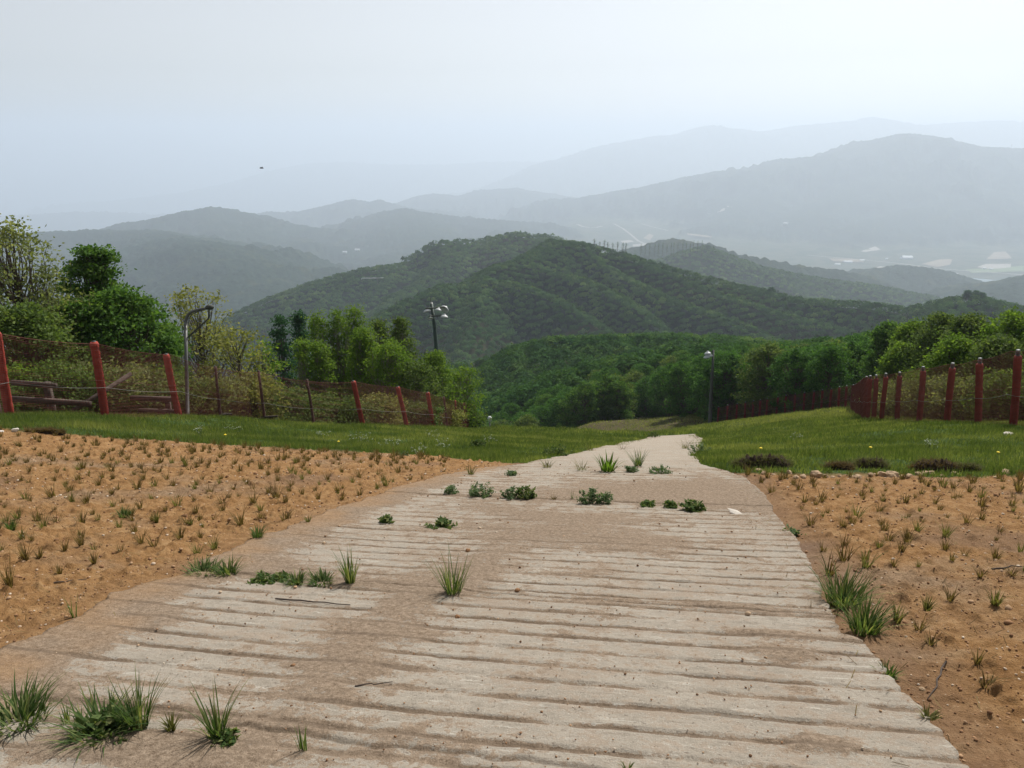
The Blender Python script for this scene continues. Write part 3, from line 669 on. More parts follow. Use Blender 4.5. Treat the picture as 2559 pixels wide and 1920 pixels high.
# bushes: three kinds built once, then copied
def make_bush(seed, mat, H=1.5, W=2.2, nclu=70, per=80, leaf=.046):
    return make_tree(H, W, seed, leafmat=mat, barkmat=BK, nclu=nclu, per=per, leaf=leaf, clr=.27, base=.06, flat=.7, hollow=.15, stems=4, trunk=.035, aspect=.7)
protos = {}
def bush(u, vbase, D, s, kind, label, group, h=None):
    x, y = xy_at(u, D, vbase); z = G1(x, y)
    key = kind; first = key not in protos
    if first: protos[key] = make_bush(500+len(protos)*7, M[kind]); o = protos[key]; o.location = (x, y, z); o.scale = (s, s, s*(h or 1))
    else: o = copy_tree(protos[key], (x, y, z), random.random()*6.28, (s, s, s*(h or 1)))
    o.name = 'bush'
    tag(o, label, 'bush', group); return o
random.seed(4)
gl = 'bushes behind the left fence'
for i, (u, D, s, k, lab, h) in enumerate([
    (-25, 20.5, 1.2, 'olive', 'olive bush at the left edge beside the first red post', 1), (60, 21.5, 1.15, 'lime', 'fresh green leafy bush behind the stacked rails of the wooden barrier', 1.1),
    (130, 21, 1.1, 'olive', 'olive bush behind the post of the wooden barrier', 1), (185, 22.5, 1.15, 'pale', 'pale bush behind the upper end of the second red post', 1.1),
    (250, 23, 1.1, 'olive', 'olive bush behind the slanting wooden beam', .9), (300, 24, 1.1, 'pale', 'pale bush above the upper tip of the slanting beam', 1.05),
    (345, 24.5, 1.15, 'olive', 'olive bush behind the third red post on its left side', 1), (425, 27, 1.1, 'pale', 'pale bush right of the foot of the curved lamp post', 1),
    (470, 28.5, 1.1, 'gold', 'yellowish bush behind the first thin dark post', 1), (525, 28.5, 1.2, 'gold', 'yellowish bush between the two thin dark posts', 1),
    (590, 30, 1.2, 'olive', 'yellowish bush right of the second thin dark post', .9), (640, 31, 1.2, 'olive', 'olive bush left of the third thin dark post', .9),
    (700, 33, 1.2, 'olive', 'dark olive bush right of the third thin dark post', .85), (755, 34, 1.2, 'olive', 'olive bush left behind the fourth red post', .8),
    (815, 35, 1.2, 'gold', 'yellow-green bush between the fourth and fifth red posts', .8), (895, 37, 1.1, 'olive', 'olive bush between the fifth and sixth red posts', .8),
    (955, 41, 1.1, 'gold', 'yellow-green bush right of the sixth red post', .8), (1000, 47, 1.1, 'olive', 'olive bush behind the far end of the left fence', .9)]):
    bush(u, 860, D+(1.1 if u < 420 else 0), s, k, lab, gl, h)
gr_ = 'bushes behind the right fence'
for i, (u, D, s, k, lab, h) in enumerate([
    (2225, 22.5, 1.1, 'olive', 'olive bush at the right edge behind the nearest red post', 1.1), (2160, 23.5, 1.15, 'olive', 'leafy olive bush between the two nearest right posts', 1.1),
    (2090, 25.5, 1.2, 'pale', 'pale grey-green bush between the second and third right posts', 1.0), (2020, 27.5, 1.2, 'pale', 'pale grey-green bush between the third and fourth right posts', 1.05),
    (1965, 31, 1.15, 'pale', 'pale bush between the fourth and fifth right posts', 1.0), (1918, 35, 1.1, 'pale', 'pale bush just where the right fence bunches up', .95),
    (2190, 28, 1.35, 'olive', 'taller olive bush behind the one at the right edge', 1.3), (2120, 31, 1.35, 'olive', 'tall olive bush behind the gap of the nearest right posts', 1.2),
    (2045, 34, 1.35, 'lime', 'bright green bush behind the third right post', 1.2), (1975, 40, 1.5, 'lime', 'bright green bush above the fifth right post', 1.2)]):
    bush(u+12, 860, D+2.4, s*.95, k, lab, gr_, h)
# trees behind the right fence
g2 = None
T('alder_tree', 2190, 680, 37, 150, 'bright green tree at the right edge above the nearest posts', seed=41, leafmat=LI, barkmat=BK, nclu=255, per=63, leaf=0.072, clr=0.37, base=.06, hollow=.2, trunk=.10)
T('alder_tree', 2105, 684, 40, 130, 'olive green tree second from the right edge behind the right fence', seed=42, leafmat=OL, barkmat=BK, nclu=255, per=63, leaf=0.072, clr=0.37, base=.06, hollow=.2, trunk=.10)
T('alder_tree', 2035, 682, 44, 110, 'grey-green narrow-crowned tree rising behind the third right post', seed=43, leafmat=OL, barkmat=BK, nclu=225, per=63, leaf=0.072, clr=0.37, base=.06, hollow=.2, trunk=.10)
T('alder_tree', 1985, 700, 50, 100, 'yellow-green rounded tree behind the fourth and fifth right posts', seed=44, leafmat=LI, barkmat=BK, nclu=225, per=63, leaf=0.079, clr=0.37, base=.06, hollow=.2, trunk=.10)
T('maple_tree', 1925, 700, 56, 90, 'green maple above the place where the right fence bunches up', seed=45, leafmat=MP, barkmat=BK, nclu=195, per=69, leaf=0.086, clr=0.41, base=.06, flat=.5, hollow=.2, trunk=.10)
T('maple_tree', 1950, 745, 46, 80, 'low yellow-green maple directly above the bunched red posts', seed=46, leafmat=LI, barkmat=BK, nclu=135, per=69, leaf=0.079, clr=0.37, base=.06, flat=.5, hollow=.2, trunk=.08)
T('alder_tree', 2075, 735, 33, 110, 'low bright green tree right behind the third and second posts', seed=47, leafmat=LI, barkmat=BK, nclu=165, per=63, leaf=0.065, clr=0.37, base=.04, hollow=.2, trunk=.08)
T('alder_tree', 2160, 735, 31, 120, 'low olive tree filling the gap behind the two nearest posts', seed=48, leafmat=OL, barkmat=BK, nclu=180, per=63, leaf=0.065, clr=0.37, base=.04, hollow=.2, trunk=.08)

# ---------------------------------------------------------------- forest: front ranks as single trees, the far wood as one mass
def forest_ok(x, y):
    D = y*CP-(base_h(x, y)-1.6)*SP; u = 1106+FPX*x/D
    r = np.hypot(x, y)
    edge = np.where(x > 20, 75-(x-20.5)*2.3, 102+np.maximum(0, 10-x)*.5)
    edge = np.where(x > 26.5, 62, edge)
    east = (x > 15+(y-30)*.43+2.2) & (y > 40)
    corridor = (x < 4-(y-60)*.28) & (x > -26-(y-60)*.45) & (y < 260)
    # the strip of trees starts clear of the fence
    top = np.interp(u, [1000,1050,1100,1200,1400,1560,1700,1780,1840,1900,2000,2212], [800,792,748,728,722,726,740,735,712,702,694,692])
    H_ = (base_h(x, y)+7.6-1.6); vt = 830-FPX*(H_+D*SP)/CP/D
    return ((y > edge) | east) & ~corridor & (u > -500) & (u < 2750)
def room(x, y, full=7.6):
    """height left for a tree under the forest's outline"""
    z = base_h(x, y); D = y*CP-(z-1.6)*SP; u = 1106+FPX*x/D
    top = np.interp(u, [1000,1050,1100,1200,1400,1560,1700,1780,1840,1900,2000,2212], [800,792,748,728,722,726,740,735,712,702,694,692])
    zt = 1.6+D*(-SP+(830-top)/FPX*CP)
    return np.where(u < 1000, full, np.clip(zt-z, 2.4, full))
def jgrid(x0, x1, y0, y1, sp, R, jt=.38):
    gx_, gy_ = np.meshgrid(np.arange(x0, x1, sp), np.arange(y0, y1, sp*.87)); gx_ = gx_+(np.arange(gx_.shape[0])[:, None] % 2)*sp*.5
    return gx_.ravel()+R.uniform(-jt, jt, gx_.size)*sp, gy_.ravel()+R.uniform(-jt, jt, gx_.size)*sp
kinds = []
FR = np.random.default_rng(99)
for k, (mat, nm) in enumerate([(OK_, 'dark'), (M['maple'], 'green'), (M['oak'], 'dark2'), (M['olive'], 'pale')]):
    t = make_tree(7.6, 5.6, 200+k, leafmat=mat, barkmat=BK, nclu=165, per=56, leaf=.125, clr=.52, base=.12, flat=.55, hollow=.25, trunk=.14, shape='round')
    t.name = 'oak_tree'; kinds.append(t)
FL = ['dark green oak in the close ranks of the forest edge below the crest', 'mid green oak in the close ranks of the forest edge below the crest',
      'deep green broad oak in the close ranks of the forest edge below the crest', 'pale olive oak in the close ranks of the forest edge below the crest']
fx, fy = jgrid(-10, 130, 36, 215, 4.5, FR); ok = forest_ok(fx, fy) & (np.hypot(fx, fy) < 190); fx, fy = fx[ok], fy[ok]
fz = base_h(fx, fy); fD = fy*CP-(fz-1.6)*SP; fu = 1106+FPX*fx/fD; fv = 830-FPX*((fz+9-1.6)+fD*SP)/CP/fD
rm = room(fx, fy); order = np.argsort(fD); keep = order[(fu[order] > 1000) & (fu[order] < 2260)][:290]
used = [False]*4
for i in keep:
    k = int(FR.choice(4, p=[.4, .2, .25, .15])); s = FR.uniform(.80, 1.10)*(.35+.65*rm[i]/7.6); hz_ = min(1.1, rm[i]/7.6/s*1.04)
    if not used[k]: o = kinds[k]; used[k] = True; o.location = (fx[i], fy[i], fz[i]-.3); o.scale = (s, s, s*hz_)
    else: o = copy_tree(kinds[k], (fx[i], fy[i], fz[i]-.3), FR.random()*6.28, (s, s, s*hz_))
    tag(o, FL[k], 'tree', ['dark green oaks of the forest edge', 'mid green oaks of the forest edge', 'deep green oaks of the forest edge', 'pale olive oaks of the forest edge'][k])
rest = np.setdiff1d(np.arange(len(fx)), keep)
def crown_proto(n, R, flat=.75):
    """n leaf-clump quads on and in a lumpy crown of radius 1, base at z 0"""
    d = R.normal(size=(n, 3)); d /= np.linalg.norm(d, axis=1, keepdims=True); d[:, 2] = np.where(d[:, 2] < -.35, -d[:, 2], d[:, 2])
    lob = 1+.22*np.sin(3*np.arctan2(d[:, 1], d[:, 0])+R.random()*6)+.16*np.sin(5*d[:, 2]+R.random()*6)
    r = lob*(.72+.34*R.random(n)**.7); c = d*r[:, None]; c[:, 2] = c[:, 2]*flat+.75
    return c, d, r
def forest_mass(name, x, y, z, H, Rad, nq, size, mat, seed, tintc, near=False):
    R = np.random.default_rng(seed); nt_ = len(x); Vs = []; ts = []
    K = 10; pr = [crown_proto(nq, R) for _ in range(K)]; kid = R.integers(0, K, nt_)
    e_ = 7.0; gxn = (base_h(x+e_, y)-base_h(x-e_, y))/(2*e_); gyn = (base_h(x, y+e_)-base_h(x, y-e_))/(2*e_); gn = np.stack([-gxn, -gyn, np.ones_like(gxn)], -1); gn /= np.linalg.norm(gn, axis=1, keepdims=True)
    for k in range(K):
        m = kid == k; n = m.sum()
        if not n: continue
        c, d, r = pr[k]; a = R.random(n)*6.283; ca, sa = np.cos(a), np.sin(a)
        rad = Rad*(.8+.45*R.random(n)); hh = (H[m][:, 0] if np.ndim(H) else H)*(.90+.2*R.random(n)); rad = np.minimum(rad, hh*.5)
        cx = (c[None, :, 0]*ca[:, None]-c[None, :, 1]*sa[:, None])*rad[:, None]+x[m][:, None]
        cy = (c[None, :, 0]*sa[:, None]+c[None, :, 1]*ca[:, None])*rad[:, None]+y[m][:, None]
        cz = z[m][:, None]+hh[:, None]-rad[:, None]*1.35+c[None, :, 2]*rad[:, None]
        cen = np.stack([cx, cy, cz], -1).reshape(-1, 3)
        dx = (d[None, :, 0]*ca[:, None]-d[None, :, 1]*sa[:, None]); dy = (d[None, :, 0]*sa[:, None]+d[None, :, 1]*ca[:, None]); dz = np.broadcast_to(d[None, :, 2], dx.shape)
        nrm = np.stack([dx, dy, dz], -1).reshape(-1, 3)*(.75 if near else .50)+R.normal(size=cen.shape)*(.50 if near else .26)+np.repeat(gn[m], nq, 0)*(.55 if near else 1.15)*np.array([1.35, 1.35, 1.0]); nrm /= np.linalg.norm(nrm, axis=1, keepdims=True)
        t1 = np.cross(nrm, R.normal(size=cen.shape)); t1 /= np.linalg.norm(t1, axis=1, keepdims=True); t2 = np.cross(nrm, t1)
        s = size*(.7+.6*R.random((len(cen), 1)))
        Vs.append(np.stack([cen-t1*s, cen-t2*s*.8, cen+t1*s, cen+t2*s*.8], 1).reshape(-1, 3).astype(np.float32))
        tt = np.repeat(np.clip(tintc[m]+R.normal(size=n)*.15, 0, 1), nq)+R.normal(size=n*nq)*.06
        ts.append(np.repeat(np.clip(tt, 0, 1), 4).astype(np.float32))
    V = np.concatenate(Vs); F = np.arange(len(V)).reshape(-1, 4)
    o = link(name, mesh_np(name, V, F, mat, dict(tint=np.concatenate(ts)))); tag(o, kind='stuff'); return o
# visibility sweep on the polar grid: drop trees hidden deep behind hills
jf = np.arange(801); tanel = (GZ[:, jf]+11-1.6)/RR[:, jf]; hidden_lim = np.maximum.accumulate((GZ[:, jf]-1.6)/RR[:, jf]-0.5*0, axis=0)
def visible(x, y, h, slack=10.0):
    r = np.hypot(x, y); a = np.degrees(np.arctan2(x, y)); i = np.clip(np.searchsorted(rings, r)-1, 0, nr-1); j = np.clip(((a+40)*10).round().astype(int), 0, 800)
    z = GZ[i, j]; return (np.abs(a) < 39) & ((z+h+slack-1.6)/r >= hidden_lim[np.maximum(i-2, 0), j]), z
def patch_tint(x, y): return np.clip(.46+.33*fbm(x, y, 90, 3, 301)+.18*fbm(x, y, 25, 2, 303), .05, .95)
zz = fz[rest]
forest_mass('woods', fx[rest], fy[rest], zz, rm[rest][:, None], 2.9, 420, .32, M['oakfar'], 5, patch_tint(fx[rest], fy[rest]), True)
for (r0, r1, sp, nq, sz, H_, Rd, seed) in [(190, 330, 5.0, 330, .36, 7.6, 3.2, 11), (330, 560, 4.6, 150, .48, 7, 2.8, 12), (560, 800, 4.2, 80, .56, 6, 2.5, 13), (800, 1150, 5.4, 44, .95, 7, 3.2, 14), (1150, 2000, 9.0, 20, 1.8, 8, 5.0, 15)]:
    R = np.random.default_rng(seed); x, y = jgrid(-r1*.68, r1*.68, r0*.6, r1, sp*.96, R, .95); r = np.hypot(x, y); m = (r >= r0) & (r < r1)
    x, y = x[m], y[m]; vis, z = visible(x, y, H_)
    if r0 < 300: vis = vis & forest_ok(x, y)
    x, y, z = x[vis], y[vis], z[vis]
    if r0 < 560: z = base_h(x, y)
    Hh = room(x, y, H_)[:, None] if r0 < 300 else H_
    forest_mass('forest', x, y, z-.4, Hh, Rd, nq, sz, M['oakfar'], seed, patch_tint(x, y), r0 < 330)
# dark single pines that break the ridge line
def make_pine(seed):
    return make_tree(13, 7, seed, leafmat=M['blue'], barkmat=BK, nclu=60, per=51, leaf=.6, clr=1.6, base=.35, flat=.5, hollow=.2, trunk=.22)
pine = None
for u, v, D, s, lab in [(1667, 622, 690, .8, 'dark round pine standing alone on the right slope of the green ridge'), (1122, 503, 1134, .9, 'dark pine on the very top of the rear summit'), (1105, 506, 1134, .85, 'dark pine just left of the rear summit'),
                        (1140, 507, 1134, .8, 'dark pine just right of the rear summit'), (2092, 628, 560, .65, 'dark pine on the small rounded top at the right'), (2108, 629, 560, .7, 'second dark pine right of the first on the small rounded top'),
                        (2122, 633, 560, .65, 'third dark pine from the left on the small rounded top'), (1530, 530, 1628, 1.5, 'dark clump pine where the row of bare trees ends'), (905, 548, 1122, .8, 'dark pine at the left shoulder of the rear ridge')]:
    x, y = xy_at(u, D, v); ztop = P(u, v, D)[2]
    if pine is None: pine = make_pine(77); o = pine; o.location = (x, y, ztop-13*s); o.scale = (s, s, s)
    else: o = copy_tree(pine, (x, y, ztop-13*s), u*.1, (s, s, s))
    o.name = 'pine_tree'; tag(o, lab, 'tree', 'dark pines on the ridges')
# thin bare trees along the saddle
bare = None; BR = np.random.default_rng(8)
for i, u in enumerate([1283, 1295, 1306, 1313, 1323, 1333, 1345, 1352, 1384, 1393, 1402, 1414, 1422, 1431, 1440, 1449, 1455, 1464, 1474, 1481, 1490, 1497, 1506, 1515]):
    D = 748 if u < 1360 else 1350; v0 = np.interp(u, [1283, 1320, 1352, 1384, 1440, 1515], [533, 541, 552, 556, 548, 552]); top = np.interp(u, [1283, 1352, 1384, 1515], [517, 525, 530, 520])+BR.uniform(-4, 4)
    x, y = xy_at(u, D, v0); zb = P(u, v0, D)[2]-3; H = P(u, top, D)[2]-zb
    if bare is None: bare = make_tree(20, 7, 61, leafmat=M['oakfar'], barkmat=BK, nclu=30, per=6, leaf=.4, clr=1.3, base=.3, hollow=.1, trunk=.34); o = bare; o.location = (x, y, zb); o.scale = (.6, .6, H/20)
    else: o = copy_tree(bare, (x, y, zb), i*1.3, (.6, .6, H/20))
    o.name = 'bare_tree'; tag(o, 'thin nearly bare tree in the row on the saddle right of the green peak', 'tree', 'thin bare trees along the saddle')
#@@PART3

# ---------------------------------------------------------------- fences
def lathe(mb, c, prof, k=12, axis=(0, 0, 1), a=0.0):
    """open surface of revolution: prof = [(radius, height)] along axis from c"""
    ax = np.array(axis, float); ax /= np.linalg.norm(ax); ref = np.array([1.0, 0, 0]) if abs(ax[0]) < .8 else np.array([0, 1.0, 0])
    A = np.cross(ax, ref); A /= np.linalg.norm(A); B = np.cross(ax, A); th = np.arange(k)*2*math.pi/k
    V = np.concatenate([np.array(c)+ax*h+r*(np.cos(th)[:, None]*A+np.sin(th)[:, None]*B) for r, h in prof])
    i = np.arange(len(prof)-1)[:, None]*k; j = np.arange(k)[None]; j2 = (j+1) % k
    mb.add(V, np.stack([i+j, i+j2, i+k+j2, i+k+j], -1).reshape(-1, 4), a)
def fence(label, group, posts, side, name='safety_net_fence'):
    """posts: (x, y, ztop, kind).  side = +1 net on the +x side, -1 on the other"""
    root = empty(name, (posts[0][0], posts[0][1], G1(posts[0][0], posts[0][1]))); o0 = np.array(root.location)
    tag(root, label, 'fence', group)
    R = np.random.default_rng(3); pts = []; shared = {}
    lx = []
    for x, y, zt, kind, lp_ in posts:
        zb = G1(x, y); H = zt-zb; pts.append((x, y, zb, zt))
        lean = R.normal(size=2)*.012*H; lean[0] += lp_; lx.append(lp_)
        if kind in ('thin', 'thinred'):
            mb = MB(); mb.tube([(0, 0, -.3), (lean[0]*.5, 0, H*.5), (lean[0], lean[1], H)], [.055, .052, .045], 8)
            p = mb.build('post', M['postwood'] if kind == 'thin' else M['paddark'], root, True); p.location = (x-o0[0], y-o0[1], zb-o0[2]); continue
        rp = .095 if kind == 'left' else .092
        mb = MB(); mb.tube([(0, 0, -.3), (0, 0, H)], [.05, .05], 8)
        p = mb.build('post', M['cap'], root, True); p.location = (x-o0[0], y-o0[1], zb-o0[2]); p.rotation_euler = (-lean[1]/H, math.atan2(lean[0], H), 0)
        pd = MB(); hh = np.linspace(.0, H-(.02 if kind == 'left' else .13), 34); rr_ = rp*(1+.035*np.sin(hh*31+x)+.02*R.normal(size=34)); rr_[0] *= .92
        pd.tube(np.stack([hh*0+.01*np.sin(hh*2.1+y), .008*np.cos(hh*1.7), hh], -1), np.append(rr_[:-1], rp*.82), 14)
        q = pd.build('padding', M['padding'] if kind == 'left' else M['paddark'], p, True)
        if kind == 'left': continue
        cb = MB(); lathe(cb, (0, 0, H-.005), [(.0, .03), (.045, .03), (.05, .02), (.05, -.02), (.04, -.02)], 10)
        cb.build('cap', M['captop'], p, False)
    # net: real strands, horizontal and vertical
    pts = np.array(pts); n = len(pts); lx = np.array(lx)
    d = np.gradient(pts[:, :2], axis=0); nrm = np.stack([d[:, 1], -d[:, 0]], -1); nrm /= np.linalg.norm(nrm, axis=1, keepdims=True)
    off = pts[:, :2]+nrm*side*.135
    seg = np.linalg.norm(np.diff(off, axis=0), axis=1); cum = np.concatenate([[0], np.cumsum(seg)]); L = cum[-1]
    qs = np.unique(np.concatenate([cum, np.arange(0, L, .45)])); fx_ = np.interp(qs, cum, off[:, 0]); fy_ = np.interp(qs, cum, off[:, 1])
    frac = np.interp(qs, cum, np.arange(n)) % 1; sag = 4*frac*(1-frac)
    zb = np.interp(qs, cum, pts[:, 2]); zt = np.interp(qs, cum, pts[:, 3])-.05-.05*sag
    nb = MB(); rows = 46; LX = np.interp(qs, cum, lx)
    bulge = np.stack([np.interp(qs, cum, nrm[:, 0]), np.interp(qs, cum, nrm[:, 1])], -1)*side
    def strip(X, Y, Z, w):
        P_ = np.stack([X, Y, Z], -1); nb.tube(P_, w, 3, cap=False)
    for r in range(rows+1):
        f = r/rows; zz_ = zb+.03+(zt-zb-.03)*f-.012*sag*math.sin(f*9); b_ = .03*sag*math.sin(f*math.pi)+.008*np.sin(qs*3+r)
        strip(fx_+bulge[:, 0]*b_+LX*f, fy_+bulge[:, 1]*b_, zz_, .0042 if r % 23 else .007)
    vs = np.arange(0.02, L, .062); zb2 = np.interp(vs, qs, zb); zt2 = np.interp(vs, qs, zt); sg2 = np.interp(vs, qs, sag)
    vx = np.interp(vs, qs, fx_); vy = np.interp(vs, qs, fy_); bx_ = np.interp(vs, qs, bulge[:, 0]); by_ = np.interp(vs, qs, bulge[:, 1])
    for i in range(len(vs)):
        f = np.linspace(0, 1, 4); b_ = .03*sg2[i]*np.sin(f*math.pi)
        strip(vx[i]+bx_[i]*b_+np.interp(vs[i], qs, LX)*f, vy[i]+by_[i]*b_, zb2[i]+.03+(zt2[i]-zb2[i]-.03)*f, .0026)
    nt_ = nb.build('net', M['net'], root); nt_.location = (-o0[0], -o0[1], -o0[2])
    wb = MB(); wz = zb+(zt-zb)*.42-.04*sag; wb.tube(np.stack([fx_+bulge[:, 0]*.05+LX*.42, fy_+bulge[:, 1]*.05, wz], -1), .0045, 4, cap=False)
    wr = wb.build('wire', M['wire'], root); wr.location = (-o0[0], -o0[1], -o0[2])
    return root
def fp(u, vb, vt, D, kind):
    h_px = vb-vt; want = float(np.interp(u, [0, 228, 384, 477, 573, 785, 940, 1031, 1545, 1840, 1905, 1938, 1986, 2045, 2112, 2190, 2400], [.17, .168, .18, .12, .12, .20, .185, .05, .06, .08, .06, .06, .075, .10, .06, .04, .04])); nat = abs(u-1106)/5400.
    lean_px = (want-nat)*h_px*(1 if u > 1106 else -1); lp_ = lean_px*D/FPX
    b = P(u, vb, D); zt = P(u, vt, D)[2]; dz = G1(b[0], b[1])-b[2]
    return (b[0], b[1], max(zt, G1(b[0], b[1])+1.2) if abs(dz) < 1 else G1(b[0], b[1])+2.0, kind, lp_)
lp = [(-260,905,690,13.2,'left'),(-120,898,694,15.2,'left'),(20,893,702,17,'left'),(228,903,725,18.8,'left'),(386,900,752,22.6,'left'),(477,907,782,26,'thin'),(573,915,790,26.9,'thin'),(680,922,810,29,'thin'),
      (785,922,812,30.4,'left'),(879,925,825,34,'left'),(938,929,838,37,'left'),(968,929,850,40,'thin'),(990,930,858,43,'thinred'),(1008,930,862,46,'thinred'),(1018,930,864,49,'thinred'),(1026,931,868,52,'thinred'),(1031,934,872,56,'thinred')]
fence('long red-netted fence with red padded and thin dark posts left of the grass', None, [fp(*q) for q in lp], 1)
rp_ = [(2400,915,720,17.0,'right'),(2290,914,732,18.2,'right'),(2190,915,742,19.7,'right'),(2112,917,763,21.5,'right'),(2045,918,773,22.9,'right'),(1986,913,783,25.7,'right'),(1938,908,795,29.6,'right'),(1905,906,798,31,'right'),
       (1888,905,802,32.5,'right'),(1874,905,803,34,'right'),(1866,904,806,36,'right'),(1861,902,811,39,'right'),(1856,896,816,43,'right'),(1851,890,821,48,'right'),(1846,885,825,54,'right'),(1840,881,827,60,'right')]
for i, u in enumerate([1826, 1811, 1792, 1774, 1755, 1735, 1715, 1695, 1677, 1655, 1640, 1625, 1608, 1590, 1570, 1550]):
    vb = np.interp(u, [1545, 1700, 1840], [918, 897, 881]); D = np.interp(u, [1545, 1700, 1840], [78, 69, 61]); rp_.append((u, vb, vb-2.0*FPX/D, D, 'right'))
fence('long red-netted fence with dark red capped posts curving down on the right', None, [fp(*q) for q in rp_], -1)

# ---------------------------------------------------------------- lamp posts
def at_(u, v, D, o): return P(u, v, D)-np.array(o)
def bell(parent, c, tilt, r=.22, mat=None, name='lamp'):
    mb = MB(); t = np.array(tilt, float); prof = [(.03, .20), (.06, .19), (.06, .13), (.10, .125), (.15, .10), (.195, .06), (r, 0), (r*.97, -.004), (.18, .05), (.12, .09)]; prof = [(a*(r/.22 if a < r*.96 else 1), b) for a, b in prof]
    prof = [(a*1.0, b*r/.22) for a, b in prof]
    lathe(mb, c, prof, 16, t); return mb.build(name, mat or M['lampwhite'], parent, True)
# curved lamp post by the left fence
D = 24.5; b = P(404, 908, D); o = (b[0], b[1], G1(b[0], b[1])); r = empty('street_lamp', o); tag(r, 'grey curved lamp post with hooked arm and slanting brace by the left fence', 'street lamp')
top = P(401, 705, D)[2]-o[2]
def sp(u, v, dd=0): return P(u, v, D+dd)-np.array(o)
m1 = MB(); m1.tube([(0, 0, -.3), sp(403, 800), sp(401, 705)], [.062, .055, .050], 10); m1.build('pole', M['galv'], r, True)
arm = [np.array(sp(u, v)) for u, v in [(401, 705), (402, 692), (406, 681), (413, 674.5), (424, 670.5), (438, 667.5), (452, 666)]]
m2 = MB(); m2.tube(arm, [.05, .05, .05, .048, .045, .042, .04], 10); m2.build('arm', M['galv'], r, True)
m3 = MB(); e = arm[-1]; m3.tube([e+np.array([-.12, 0, .0]), e+np.array([-.06, 0, .02]), e+np.array([.06, 0, .03]), e+np.array([.14, 0, .0])], [.04, .075, .085, .04], 10); m3.build('lamp_head', M['poledark'], r, True)
m4 = MB(); e2 = np.array(sp(451, 688)); m4.tube([e, e2], [.022, .03], 6); m4.build('hanger', M['galv'], r, True)
m5 = MB(); e3 = np.array(sp(405, 730)); m5.tube([e2, e3], .028, 6); m5.build('brace', M['galv'], r, True)
m6 = MB(); m6.tube([np.array(sp(407, 706)), np.array(sp(408, 690)), np.array(sp(414, 680)), np.array(sp(430, 673)), e], .014, 6); m6.build('cable', M['poledark'], r, True)
# floodlight mast beyond the left fence
D = 50; b = P(966, 930, D); gz = G1(b[0], b[1]); o = (b[0], b[1], gz); r = empty('floodlight_mast', o); tag(r, 'leaning dark green floodlight mast with five white lamps and two crossarms', 'floodlight')
def sp(u, v, dd=0): return P(u, v, D+dd)-np.array(o)
m1 = MB(); m1.tube([(0, 0, -.5), sp(954, 850), sp(945, 775), sp(938, 700), sp(932, 655)], [.17, .155, .145, .12, .095], 12); m1.build('pole', M['polegreen'], r, True)
m1 = MB(); m1.tube([sp(932, 656), sp(930, 645), sp(929, 640)], [.03, .02, .008], 6); m1.build('spike', M['poledark'], r, True)
m1 = MB(); m1.tube([sp(932, 657), sp(932, 654)], [.10, .10], 12); m1.build('cap', M['captop'], r, True)
for (u0, v0, u1, v1) in [(919, 667, 962, 664), (926, 684, 962, 682)]:
    m1 = MB(); m1.tube([sp(u0, v0, -.2), sp((u0+u1)/2, (v0+v1)/2, -.2), sp(u1, v1, -.2)], .045, 6); m1.build('crossarm', M['poledark'], r, True)
for u, v, tl, rr_, dd in [(923, 674, (-.3, .25, 1), .26, -.1), (947, 671.5, (.15, .2, 1), .24, -.2), (960, 669, (.5, .8, .6), .30, .1), (960, 686, (.1, .15, 1), .25, -.3), (930, 689, (-.1, .5, 1), .16, -.4)]:
    lamp = bell(r, sp(u, v, dd), tl, rr_)
    mm = MB(); mm.tube([sp(u, v-5, dd), sp(u+1, v-8, dd*.5)], .03, 6); mm.build('bracket', M['poledark'], lamp, True)
# floodlight pole at the end of the right fence
D = 77; b = P(1534, 920, D); gz = G1(b[0], b[1]); o = (b[0], b[1], gz); r = empty('floodlight_pole', o); tag(r, 'tall dark floodlight pole at the low end of the right fence beside the road', 'floodlight')
m1 = MB(); m1.tube([(0, 0, -.5), sp(1536, 850), sp(1539, 800), sp(1541, 756)], [.20, .17, .13, .11], 12); m1.build('pole', M['poledark'], r, True)
for v in (762, 771):
    m1 = MB(); m1.tube([sp(1541, v-2), sp(1528, v)], .05, 6); m1.build('crossarm', M['poledark'], r, True)
for u, v in [(1529, 765), (1533, 770), (1527, 773)]: bell(r, sp(u, v), (-.15, .1, 1), .34)
m1 = MB(); m1.tube([sp(1538, 808), sp(1534, 807)], [.12, .10], 8); m1.build('junction_box', M['poledark'], r)
# marker at the foot of the wood
D = 62; b = P(1058, 925, D); o = (b[0], b[1], G1(b[0], b[1])); r = empty('marker_post', o); tag(r, 'small pale marker post low before the dark wood, right of the left fence end', 'marker')
h = max(1.0, P(1058, 906, D)[2]-o[2]); m1 = MB(); m1.tube([(0, 0, -.2), (0, 0, h)], .05, 8); m1.build('pole', M['galv'], r, True)
m1 = MB(); lathe(m1, (0, 0, h-.1), [(.0, .42), (.12, .40), (.17, .28), (.17, .08), (.10, 0), (0, 0)], 10); m1.build('lamp_head', M['lampwhite'], r, True)

